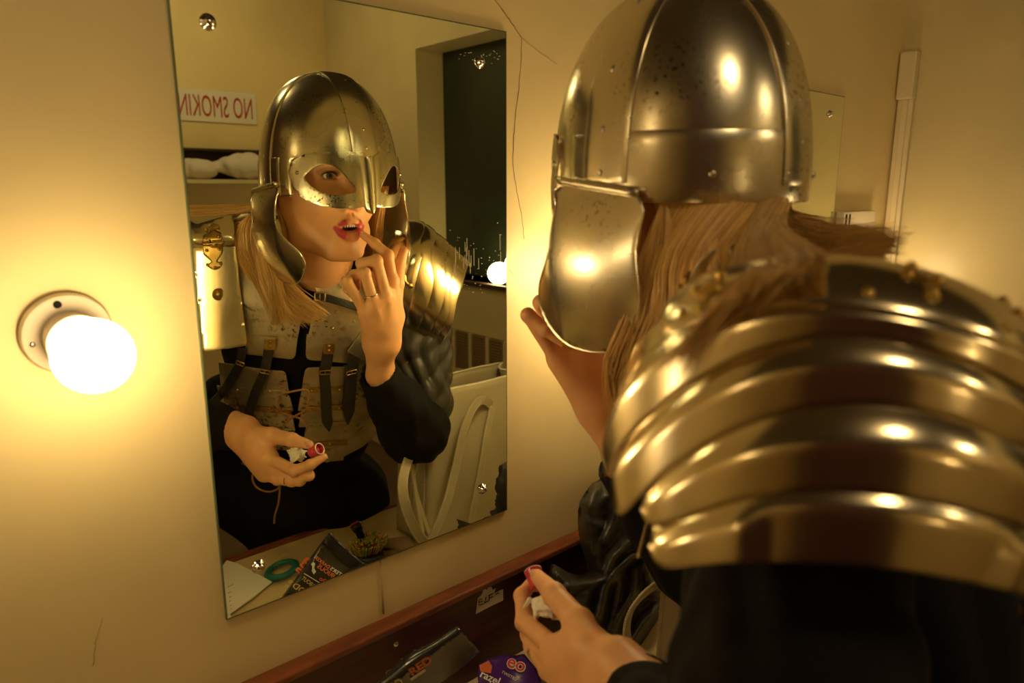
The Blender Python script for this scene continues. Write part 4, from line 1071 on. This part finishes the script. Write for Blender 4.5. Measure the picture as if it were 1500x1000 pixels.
def belt(P, w, side, name='strap', parent=None):
    P = cr_spline(P, 6); rows = []
    for i, p in enumerate(P):
        d = nrm(P[min(i+1, len(P)-1)]-P[max(i-1, 0)]); s = nrm(np.cross(d, side)); rows.append([p+s*w*k for k in (-.5, -.44, 0, .44, .5)])
    o = strip(name, rows, M_bag, parent or bag, .0035, .0008)
    for k in (-.40, .40):
        mb = MB()
        for i in range(0, len(P)-1):
            for q in (.1, .6):
                d = P[i+1]-P[i]; a = P[i]+d*q+nrm(np.cross(nrm(d), side))*w*k; b = a+d*.28
                for sg in (1,):
                    v, f = tube_geo([a+nrm(side)*.0021, b+nrm(side)*.0021], .0005, 4); mb.add(v, f)
        mb.build('stitching', M_stitch, o)
    return o
belt([Mp(716, 591, -.357), Mp(704, 584, -.345), Mp(690, 594, -.335), Mp(675, 630, -.332), Mp(664, 680, -.325), Mp(650, 735, -.315), Mp(632, 778, -.305), Mp(622, 800, -.30)], .021, V(0, 1, 0))
belt([Mp(634, 590, -.360), Mp(608, 640, -.320), Mp(588, 690, -.285), Mp(588, 730, -.272), Mp(603, 770, -.272), Mp(622, 796, -.280), Mp(640, 812, -.30)], .020, V(-.3, 1, 0))
belt([Mp(717, 594, -.356), Mp(708, 640, -.340), Mp(700, 690, -.335), Mp(690, 740, -.335), Mp(684, 770, -.336)], .017, V(0, 1, 0))
# strap and seams on the side that faces the room
belt([V(.832, -.39, -.43), V(.812, -.392, -.50), V(.800, -.394, -.60), V(.795, -.396, -.70), V(.795, -.398, -.752)], .030, V(-1, -.2, 0))
belt([V(.832, -.43, -.44), V(.812, -.434, -.52), V(.798, -.438, -.62), V(.795, -.445, -.74)], .026, V(-1, -.2, 0))

belt([dpt(992, 836, 1, -.315), dpt(985, 880, 1, -.31), dpt(980, 940, 1, -.305), dpt(977, 1010, 1, -.30), dpt(985, 1050, 1, -.31)], .032, V(-.75, -.66, 0))
belt([dpt(1022, 870, 1, -.33), dpt(1012, 920, 1, -.33), dpt(1010, 970, 1, -.325), dpt(1016, 1040, 1, -.32)], .024, V(-.75, -.66, 0))
# black satin jacket heaped between the bag and the wall
def Dp(u, v, y): return dpt(u, v, 1, y)
JO = [(850, 735), (868, 708), (893, 697), (915, 690), (960, 696), (990, 740), (1005, 800), (1000, 850), (985, 880), (972, 930), (960, 985), (930, 1005), (880, 1010), (860, 960), (845, 930), (825, 915), (806, 880), (806, 835), (812, 827), (830, 838), (848, 842), (862, 835), (852, 800), (847, 765)]
JF = [([(868, 712), (861, 760), (866, 800), (880, 835)], 11, 1), ([(893, 702), (906, 730), (900, 760), (886, 790)], 9, .9), ([(912, 697), (928, 735), (936, 770), (938, 785)], 10, .8), ([(940, 784), (915, 798), (900, 815), (888, 840)], 12, 1.1),
      ([(965, 800), (925, 815), (902, 835), (885, 860), (876, 905)], 9, 1.3), ([(812, 840), (835, 855), (865, 853), (898, 846)], 13, 1.2), ([(930, 835), (926, 870), (905, 905), (890, 945), (885, 995)], 10, 1), ([(942, 826), (953, 862), (975, 872), (990, 852)], 8, 1.1),
      ([(862, 870), (848, 900), (854, 930), (868, 955)], 16, .8), ([(905, 842), (902, 880), (893, 925)], 8, .9), ([(980, 878), (945, 908), (920, 948), (903, 990)], 9, 1.2), ([(955, 700), (965, 745), (975, 790)], 12, .9), ([(850, 745), (862, 765), (880, 770)], 7, .6)]
def seg2(p, pts):
    d = 1e9
    for a, b in zip(pts[:-1], pts[1:]):
        a, b = V(*a), V(*b); ab = b-a; t = min(1, max(0, ((p-a)@ab)/(ab@ab))); d = min(d, np.linalg.norm(p-a-ab*t))
    return d
JA = np.array(JO, float)
def jmap(u, v):
    p = V(u, v); h = 0.
    for pts, w, s in JF: h = max(h, s*max(0, 1-seg2(p, pts)/(w*1.5))**1.15)
    e = min(1, seg2(p, JO+JO[:1])/26); nz = noise.noise(Vector((u*.045, v*.045, 3)))*.35+noise.noise(Vector((u*.12, v*.12, 8)))*.16
    y = -.050-.060*math.sqrt(e)-.00018*max(0, v-760)-.020*h*min(1, e*2.5+.2)-.010*nz
    q = dpt(u, v, 1, min(y, -.027)); return V(q[0], q[1], max(q[2], CT+.003))
jk = plate('satin_jacket', [V(*p) for p in cr_spline(JO, 2, True)], jmap, M_satin, None, step=3.6, thick=.0018, face_to=V(.3, -.8, 0), label='heap of black satin clothing between the tote bag and the wall', cat='clothes')
S = SDF(V(.66, -.245, CT), V(1.06, .03, -.44), .005)
for c, r in ((V(.87, -.055, -.55), (.06, .022, .08)), (V(.90, -.08, -.62), (.09, .04, .10)), (V(.86, -.09, -.70), (.12, .055, .06))): S.ell(c, r, .03)
P, F = S.mesh(); P = crease(P, F, .004, 50., 2); P[:, 2] = np.maximum(P[:, 2], CT+.002); P[:, 1] = np.minimum(P[:, 1], -.0245)
mesh_obj('folded_bulk', P, F, M_satin, jk)

# black snack pouch leaning on the back board
T1 = V(.469, -.171, -.535); T2 = V(.512, -.150, -.594); T3 = V(.387, -.138, -.590)
pn = nrm(np.cross(T2-T1, T3-T1)); pn = pn if pn@V(-.3, 1, .4) > 0 else -pn
def pouch_map(off=0.):
    def g(u, v):
        o, d = mray(u, v); t = ((T1+pn*off-o)@pn)/(d@pn); p = o+d*t; q = (v-775)/120
        return p
    return g
def pouch_surf(off):
    def g(u, v):
        p = pouch_map(0)(u, v); a = (u-478+.4*(v-777))/70.; e = np.linalg.norm(p-(T1+T2)/2)
        return p+pn*(off+.012*min(1, max(0, (e-.02)/.06))+.0025*math.sin(e*160+u*.12)*min(1, e*15))
    return g
PO = [(478, 777), (528, 822), (515, 850), (488, 884), (445, 912), (418, 900), (395, 890), (415, 862), (440, 828), (462, 797)]
pw = thing('snack_pouch', (.45, -.15, CT), 'black foil snack pouch with orange and gold print leaning below the mirror', 'pouch')
vs, fs = fill2d([V(*p) for p in PO], (), 5)
def pz(p): q = np.array(p); q[2] = max(q[2], CT+.002); q[1] = min(q[1], -.026); return q
ft = [pz(pouch_surf(0)(*q)) for q in vs]; bk = [pz(pouch_map(-.004)(*q)) for q in vs]
# closed bag: front and back sheets
n = len(vs); ff = [tuple(i for i in q) for q in fs]+[tuple(i+n for i in q[::-1]) for q in fs]
ecount = {}
for q in fs:
    for a, b in zip(q, q[1:]+q[:1]): ecount[(a, b)] = 1
for (a, b) in list(ecount):
    if (b, a) not in ecount: ff.append((b, a, a+n, b+n))
mesh_obj('foil_bag', ft+bk, ff, M_foil, pw)
mb = MB()
for k in range(6):
    a = V(478, 777)+V(-3, 2.5)*(k*.55+.6)*.0+V(-1.6, 2.2)*(k+1); b = V(528, 822)+V(-4.2, 1.3)*(k+1)*.8
    P = [pouch_surf(.0012)(*(a+(b-a)*t/8)) for t in range(9)]; v, f = tube_geo(P, .0009, 5); mb.add(v, f)
mb.build('crimped_seal', M_foil, pw, label='crimped seal along the top')
def tmap(ox, oy, ex, ey): return lambda x, y: pouch_surf(.0016)(ox+ex[0]*x+ey[0]*y, oy+ex[1]*x+ey[1]*y)
EX, EY = (-.82, -.54), (.62, -.68)
text_on("WALTER'S", tmap(505, 850, EX, EY), 9, M_white, pw, width=36, bold=.15)
text_on("DARKER", tmap(474, 830, EX, EY), 9, M_orange, pw, width=29, bold=.15)
text_on("CURIOUS", tmap(489, 850, EX, EY), 11, M_orange, pw, width=42, bold=.2)
text_on("9o", tmap(466, 851, EX, EY), 10, M_orange, pw, width=11, bold=.2)
text_on("ABOUT", tmap(449, 857, EX, EY), 9, M_gold, pw, width=23, bold=.2)
text_on("FOOD", tmap(449, 876, EX, EY), 13, M_gold, pw, width=38, bold=.3)
mesh_obj('printed_rule', [pouch_surf(.0016)(*q) for q in ((459, 851), (434, 837), (434.8, 836), (459.8, 850))], [(0, 1, 2, 3)], M_white, pw)
fg = [(449, 820), (452, 822), (450, 829), (453, 834), (449, 838), (446, 833), (447, 826), (445, 823)]
mesh_obj('printed_figure', [pouch_surf(.0016)(*q) for q in fg], [tuple(range(len(fg)))], M_white, pw)

def bmap(ox, oy, ang, sc=1.):
    ca_, sa_ = math.cos(ang)*sc, math.sin(ang)*sc
    def g(x, y):
        r_ = ray(ox+x*ca_+y*sa_, oy+x*sa_-y*ca_); t = ((T1-pn*.0056-CAMP)@pn)/(r_@pn); return CAMP+r_*t
    return g
text_on('RED', bmap(603, 990, -.61), 15, M_orange, pw, bold=.5, width=38)
text_on('GOOD', bmap(556, 1027, -.61), 17, M_gold, pw, bold=.5, width=44)
mesh_obj('printed_rule', [bmap(603, 997, -.61)(x, y) for x, y in ((0, 0), (26, 0), (26, 4), (0, 4))], [(0, 1, 2, 3)], M_white, pw)
# chocolate wrapper
cw = thing('chocolate_wrapper', (.62, -.08, CT), 'purple chocolate wrapper with red and cream letters beside the pouch', 'wrapper')
def cmap(off): return lambda u, v: dpt(u, v, 2, -.722+off+.004*math.sin(u*.11)*math.cos(v*.09))
CO = [(701, 973), (708, 967), (722, 963), (738, 958), (752, 960), (768, 957), (790, 985), (800, 1030), (775, 1062), (722, 1050), (700, 1015)]
o = plate('wrapper', round_poly([V(*p) for p in CO], 3), lambda u, v: (lambda p: V(p[0], min(p[1], -.027), p[2]))(cmap(0)(u, v)), M_purple, cw, step=6, thick=.010, offset=-1, face_to=V(.6, -.1, 1))
def cmt(ox, oy, a, sc=1.): 
    ca_, sa_ = math.cos(a)*sc, math.sin(a)*sc; return lambda x, y: (lambda p: V(p[0], min(p[1], -.0275), p[2]))(cmap(.0015)(ox+x*ca_+y*sa_, oy+x*sa_-y*ca_))
mesh_obj('orange_corner', [cmt(0, 0, 0)(x, -y) for x, y in ((702, 974), (716, 967), (721, 976), (719, 986), (704, 983))], [(0, 1, 2, 3, 4)], M_orange, cw)
text_on('eo', cmt(741, 975, .35), 27, M_white, cw, bold=1.6)
text_on('eo', lambda x, y: cmt(741, 975, .35)(x, y)+V(0, 0, .0006), 27, M_redp, cw, bold=.3)
text_on('razel', cmt(702, 990, .45), 16, M_white, cw, bold=.3)
text_on('ie', cmt(713, 1006, .45), 15, M_white, cw, bold=.3)
text_on('TWISTED', cmt(734, 985, .5), 6, M_white, cw)

# paper sheet, teal ring, cards and hairbrush, all seen only in the glass
def Mz(u, v, z=CT+.001): return mpt(u, v, 2, z)
pp = [(324, 812), (345, 822), (372, 836), (396, 849), (368, 872), (335, 895)]
pap = thing('printed_sheet', Mz(350, 860), 'white sheet of paper with printed lines at the lower left of the mirror', 'paper')
def pm(u, v, o_=0.): p = Mz(u, v, CT+.006+o_+.010*max(0, (345-u)/25.)); return V(p[0], max(p[1], YF+.03), p[2])
A = [pm(*q) for q in pp]; A += [A[-1]+V(-.05, .17, -.002), A[0]+V(-.11, .12, 0)]
o = mesh_obj('sheet', A, [tuple(range(len(A)))], M_paper, pap, smooth=False); s_ = o.modifiers.new('t', 'SOLIDIFY'); s_.thickness = .0006; s_.offset = -1
mb = MB()
for (a, b) in (((331, 857), (343, 851)), ((331, 866), (351, 857)), ((333, 872), (349, 864)), ((333, 878), (352, 869)), ((334, 884), (346, 878)), ((335, 889), (350, 881)), ((355, 868), (362, 864)), ((356, 874), (364, 869))):
    n_ = 7
    for k in range(n_):
        q0 = V(*a)+(V(*b)-V(*a))*(k/n_); q1 = V(*a)+(V(*b)-V(*a))*((k+.72)/n_)
        mb.add([pm(q0[0], q0[1], .0007), pm(q1[0], q1[1], .0007), pm(q1[0]+.1, q1[1]-.9, .0007), pm(q0[0]+.1, q0[1]-.9, .0007)], [(0, 1, 2, 3)])
mb.build('printed_lines', M_ink, pap, smooth=False)
c = Mz(410, 831, CT+.012); v, f = tube_geo([c+V(.027*math.cos(2*PI*i/32), .030*math.sin(2*PI*i/32), .006*math.sin(2*PI*i/32+1)) for i in range(32)], .0075, 10, closed=True, flat=.7)
mesh_obj('hair_band', v, f, M_teal, label='teal green ring-shaped band behind the paper in the mirror', cat='hair band')
for k, (q, w_, d_, a_) in enumerate((((576, 798), .07, .055, .5), ((556, 812), .06, .045, .9))):
    c = Mz(*q); R_ = np.array([[math.cos(a_), -math.sin(a_), 0], [math.sin(a_), math.cos(a_), 0], [0, 0, 1]])
    bevel(MB().box((-w_/2, -d_/2, 0), (w_/2, d_/2, .008), R_, c+V(0, 0, 0)).build('brown_card', M_card, smooth=False, label='brown card lying between hairbrush and bag' if k == 0 else 'smaller brown card right under the hairbrush bristles', cat='card'), .0008)
bc = Mz(536, 806, CT+.022); hb_ = nrm(Mz(517, 765, CT+.075)-bc)
br = thing('hairbrush', bc+V(0, 0, -.022), 'round hairbrush with multicoloured bristles and pink-ended black handle', 'hairbrush')
v, f = lathe_geo([(.0005, -.008), (.026, -.008), (.036, -.004), (.038, 0), (.035, .005), (.02, .008), (.0005, .009)], bc, (0, .15, 1), 32, sy=.8); mesh_obj('bristle_pad', v, f, M_blackp, br)
hend = Mz(517, 765, CT+.075)
v, f = tube_geo([bc+hb_*.02, bc+hb_*.05, bc+(hend-bc)*.75, hend], [.008, .008, .010, .0125], 14); mesh_obj('handle', v, f, M_blackp, br)
v, f = lathe_geo([(.0095, .0), (.010, .003), (.006, .0042), (.0045, .001), (.0002, .001)], hend, hb_, 20); mesh_obj('end_cap', v, f, M_pinkin, br, label='pink end cap')
M_br = mat('multicolour_bristles', (.5, .5, .1), .4); nt = M_br.node_tree; a = nt.nodes.new('ShaderNodeAttribute'); a.attribute_name = 'tint'; nt.links.new(a.outputs['Color'], nt.nodes['Principled BSDF'].inputs['Base Color'])
mb = MB(); cols = []; r_ = np.random.default_rng(3); pal = [(.55, .55, .04), (.15, .45, .06), (.75, .20, .03), (.60, .45, .03), (.30, .05, .25), (.45, .55, .05), (.70, .08, .06)]
up_ = nrm(V(0, .15, 1))
for i in range(330):
    a_ = r_.uniform(0, 2*PI); rr_ = .034*math.sqrt(r_.uniform(0, 1)); p = bc+V(math.cos(a_)*rr_, math.sin(a_)*rr_*.8, .006); d = nrm(up_+V(math.cos(a_), math.sin(a_), 0)*rr_*14+r_.normal(0, .04, 3)); l = .024
    v, f = tube_geo([p, p+d*l*.93, p+d*l], [.0010, .0008, .0013], 4); mb.add(v, f); c = pal[int((math.sin(p[0]*160)+1.2*math.sin(p[1]*130+2)+r_.uniform(0, 2))*1.4) % 7]; cols += [c+(1,)]*len(v)
o = mb.build('bristles', M_br, br, kind='stuff'); at = o.data.color_attributes.new('tint', 'FLOAT_COLOR', 'POINT'); at.data.foreach_set('color', np.array(cols, np.float32).ravel())

# torn tape with handwriting on the back board
tp = [(697, 899), (700, 876), (706, 870), (709, 860), (713, 864), (716, 857), (720, 859), (722, 864), (726, 861), (724, 869), (733, 864), (737, 863), (737, 879), (718, 888)]
ty = -.0224
tpe = thing('tape_label', wallp(717, 880, ty), 'torn white tape with handwritten capitals stuck on the brown board', 'label')
o = mesh_obj('tape', [wallp(*q, ty) for q in tp], [tuple(range(len(tp)))], M_white, tpe, smooth=False); s_ = o.modifiers.new('t', 'SOLIDIFY'); s_.thickness = .0004; s_.offset = 0
mb = MB()
for st in ([(706, 877), (701, 879), (702, 886), (708, 884)], [(702, 882), (707, 880)], [(712, 874), (710, 883), (715, 880)], [(716, 872), (722, 869)], [(717, 876), (722, 873)], [(717, 871), (716, 880)], [(726, 870), (731, 868)]):
    v, f = tube_geo([wallp(*q, ty-.0008) for q in st], .0007, 5); mb.add(v, f)
mb.build('handwriting', M_ink, tpe)
# ================================================================ opposite-wall things seen in the mirror
t = thing('no_smoking_sign', (1.55, YB, .30), 'white NO SMOKING sign with red capitals on the back wall above the shelf', 'sign')
a = mpt(372, 138, 1, YB); b_ = mpt(372, 183, 1, YB)
sx1 = a[0]; sz1 = a[2]; sz0 = b_[2]; sx0 = sx1-.50
bevel(MB().box((sx0, YB, sz0), (sx1, YB+.012, sz1)).build('sign_board', M_sign, t, smooth=False), .003)
v, f = text_geo('NO SMOKING', .205, space=1.02, bold=0.)
V_ = np.array(v); w = V_[:, 0].max(); 
# seen from the room (looking towards -y) the text runs from high x to low x
hh = (sz1-sz0); zb = sz0+hh*.17; sc = (hh*.66)/(V_[:, 1].max()); sxx = .44/w
mesh_obj('lettering', [(sx1-.02-p[0]*sxx, YB+.0135, zb+p[1]*sc) for p in v], f, M_red, t, smooth=False)
# shelf with white bundles on the back wall
M_shelf = mat('dark_shelf', (.045, .02, .012), .6)
M_linen = mat('white_linen', (.72, .66, .54), .9, bump=.3, bump_scale=80.)
a = mpt(262, 217, 1, YB); b_ = mpt(262, 263, 1, YB)
sz1, sz0 = a[2], b_[2]; shx0, shx1 = .35, mpt(398, 220, 1, YB)[0]
sh_ = thing('wall_shelf', ((shx0+shx1)/2, YB, sz0), 'dark open shelf on the back wall holding white bundles', 'shelf')
MB().box((shx0, YB, sz0-.02), (shx1, YB+.24, sz0)).build('shelf_board', M_wall2, sh_, smooth=False)
MB().box((shx0, YB, sz0), (shx1, YB+.01, sz1)).build('back_panel', M_shelf, sh_, smooth=False)
MB().box((shx0, YB, sz1-.012), (shx1, YB+.07, sz1)).build('top_rail', M_shelf, sh_, smooth=False)
for k, (u0, u1, hgt, lb) in enumerate(((268, 305, .10, 'small crumpled white bundle at the left of the back shelf'), (326, 392, .14, 'long white folded bundle beside the small one on the back shelf'))):
    p0_, p1_ = mpt(u0, 262, 1, YB+.13)[0], mpt(u1, 262, 1, YB+.13)[0]; c = V((p0_+p1_)/2, YB+.13, sz0+hgt*.5)
    S = SDF(c-V((p1_-p0_)/2+.05, .13, hgt), c+V((p1_-p0_)/2+.05, .13, hgt), .008); S.ell(c, ((p1_-p0_)/2, .09, hgt*.5), .02)
    r_ = np.random.default_rng(k)
    for _ in range(9): S.ell(c+r_.normal(0, 1, 3)*V((p1_-p0_)*.22, .02, hgt*.15), (.06, .05, .03), .03)
    P, F = S.mesh(); P = push(P, F, .006, 30.); P[:, 2] = np.maximum(P[:, 2], sz0+.0015); P[:, 1] = np.maximum(P[:, 1], YB+.013)
    mesh_obj('linen_bundle', P, F, M_linen, label=lb, cat='bundle')
# grille on the end wall
vt = thing('wall_grille', mpt(690, 520, 0, XE), 'brown slatted vent grille low on the end wall under the green panel', 'vent')
ya = mpt(640, 500, 0, XE)[1]; yb_ = mpt(742, 500, 0, XE)[1]+.25; zt, zb = mpt(690, 487, 0, XE)[2], mpt(690, 543, 0, XE)[2]
MB().box((XE-.006, ya, zb), (XE-.001, yb_, zt)).build('back_plate', M_vent, vt, smooth=False)
mb = MB(); n = 14
for i in range(n): z = zb+(zt-zb)*(i+.5)/n; mb.box((XE-.016, ya+.004, z-.003), (XE-.004, yb_-.004, z+.004))
mb.build('slats', M_vent, vt, smooth=False)
for k, u in enumerate((667, 691, 716, 742)):
    y = mpt(u, 500, 0, XE)[1]; MB().box((XE-.020, y-.012, zb), (XE-.002, y+.012, zt)).build('divider', M_wall2, vt, smooth=False)
bevel(MB().box((XE-.02, ya-.02, zb-.025), (XE-.001, yb_, zb)).build('frame', M_wall2, vt, smooth=False), .002)
# sill of the recess
MB().box((XE-.02, RY0, RZ0-.02), (RX, RY1, RZ0)).build('trim_8', M_shelf, smooth=False, kind='structure')
# bulb on the end wall that shines at the mirror's right edge
q = mpt(757, 397, 0, RX)
lampholder(q+V(-.001, 0, 0), 'bright globe bulb seen at the right edge of the mirror', tilt=(-1, .0, -.0), r=.05, out=.12)
bxl = mpt(733, 350, 0, RX-.01); bevel(MB().box((RX-.03, q[1]-.045, q[2]+.09), (RX, q[1]+.045, q[2]+.25)).build('white_wall_box', M_porc, smooth=False, label='white box on the green panel above the bright bulb', cat='box'), .003)
# lit lampholder right of the second mirror
q = wallp(1250, 345, 0)
lampholder(q+V(-.02, 0, -.115), 'lit globe bulb right of the second mirror, hidden behind her shoulder')
jb = thing('wall_socket', q+V(.0, 0, .035), 'small white socket box on the wall right of the second mirror', 'socket')
a = wallp(1224, 310, 0); b_ = wallp(1268, 330, 0)
bevel(MB().box((a[0], -.022, b_[2]-.004), (b_[0], -.0005, a[2])).build('cover', M_porc, jb, smooth=False), .002)
for u in (1226, 1231): MB().box((wallp(u, 315)[0], -.0228, b_[2]+.004), (wallp(u+2, 315)[0], -.0215, a[2]-.006)).build('slot', M_black_hole, jb, smooth=False)
v, f = dome_geo(wallp(1240, 318, -.022), (0, -1, 0), .006, .001, 12); mesh_obj('screw', v, f, M_black_hole, jb)
# conduit and box in the corner of the end wall
cd = thing('wall_conduit', (XE-.01, -.03, -.76), 'cream plastic conduit with a cover box running down the end wall corner', 'conduit')
y0_, y1_ = dpt(1320, 110, 0, XE)[1], dpt(1346, 110, 0, XE)[1]; z1_, z0_ = dpt(1334, 77, 0, XE)[2], dpt(1334, 146, 0, XE)[2]
bevel(MB().box((XE-.030, y1_, z0_), (XE-.001, -.003, z1_)).build('cover_box', M_conduit, cd, smooth=False), .004, 3)
bevel(MB().box((XE-.014, -.042, -.755), (XE-.001, -.004, z0_)).build('channel', M_conduit, cd, smooth=False), .002)
bevel(MB().box((XE-.020, -.032, -.755), (XE-.012, -.016, z0_)).build('channel_lid', M_conduit, cd, smooth=False), .002)
# unseen dark red curtain, added behind the camera for the steel to reflect
M_curt = mat('maroon_curtain', (.06, .015, .012), .8)
mb = MB(); rows = []
for j in range(2):
    rows.append([V(-.55+.035*math.sin(i*.9)+.0*j, -1.05-i*.028, [ZF+.02, .85][j]) for i in range(60)])
cu = strip('added_curtain', rows, M_curt, None, .004, 0); tag(cu, 'dark red curtain added unseen behind the camera to darken reflections in the steel', 'curtain')
# wall bulbs added out of frame to spread light over the left side
lampholder((-.55, 0, -.137), 'lit globe bulb added out of frame, farthest left along the mirror wall')
lampholder((XW, -.45, .55), 'lit globe bulb added high on the left wall to brighten it', tilt=(1, 0, 0))
for x, y, lb in ((.25, -1.45, 'round globe lamp hanging from the ceiling behind the camera'), (1.15, -2.35, 'round globe lamp added near the back wall to brighten the back of the room')):  # the lamp near the back wall is added to brighten that end
    cg = thing('ceiling_lamp', (x, y, ZC-.30), lb, 'lamp')
    v, f = lathe_geo([(.0005, -.088)]+[(.088*math.sin(PI*i/20), -.088*math.cos(PI*i/20)) for i in range(1, 20)]+[(.0005, .088)], (x, y, ZC-.15), (0, 0, 1), 32); mesh_obj('globe', v, f, M_bulb, cg)
    v, f = tube_geo([V(x, y, ZC-.064), V(x, y, ZC-.001)], .006, 8); mesh_obj('stem', v, f, M_porc, cg)
lampholder((.15, YB, .0), 'lit globe bulb added out of view on the back wall left of the shelf', tilt=(0, 1, 0))  # unseen bulb added to light the shelf end of the room
# ================================================================ camera, light and output
cam = bpy.data.cameras.new('camera'); co = bpy.data.objects.new('camera', cam); C.objects.link(co)
co.location = CAMP
R = Matrix([[CR[i], CU[i], -CF[i]] for i in range(3)]); co.rotation_euler = R.to_euler()
cam.sensor_width = 36; cam.lens = 36*FPX/1500; cam.clip_start = .02
cam.dof.use_dof = True; cam.dof.focus_distance = 1.17; cam.dof.aperture_fstop = 5.0
SC.camera = co
w = bpy.data.worlds.new('world'); SC.world = w; w.use_nodes = True
w.node_tree.nodes['Background'].inputs[0].default_value = (1, .75, .45, 1); w.node_tree.nodes['Background'].inputs[1].default_value = .02
SC.view_settings.view_transform = 'Standard'; SC.view_settings.look = 'None'; SC.view_settings.exposure = 1.72; SC.view_settings.gamma = 1; SC.view_settings.use_curve_mapping = False
SC.cycles.max_bounces = 10; SC.cycles.glossy_bounces = 6; SC.cycles.sample_clamp_indirect = 6.0
SC.cycles.use_denoising = True
# every top-level mesh gets its origin at its base; then the whole place is lifted so that the floor is z = 0
bpy.context.view_layer.update()
for o in list(C.objects):
    if o.parent: continue
    if o.type == 'MESH' and tuple(o.location) == (0, 0, 0):
        n = len(o.data.vertices); a = np.empty(n*3, np.float32); o.data.vertices.foreach_get('co', a); a = a.reshape(-1, 3)
        b = V((a[:, 0].min()+a[:, 0].max())/2, (a[:, 1].min()+a[:, 1].max())/2, a[:, 2].min())
        o.data.vertices.foreach_set('co', (a-b).astype(np.float32).ravel()); o.location = b; o.data.update()
    o.location.z -= ZF
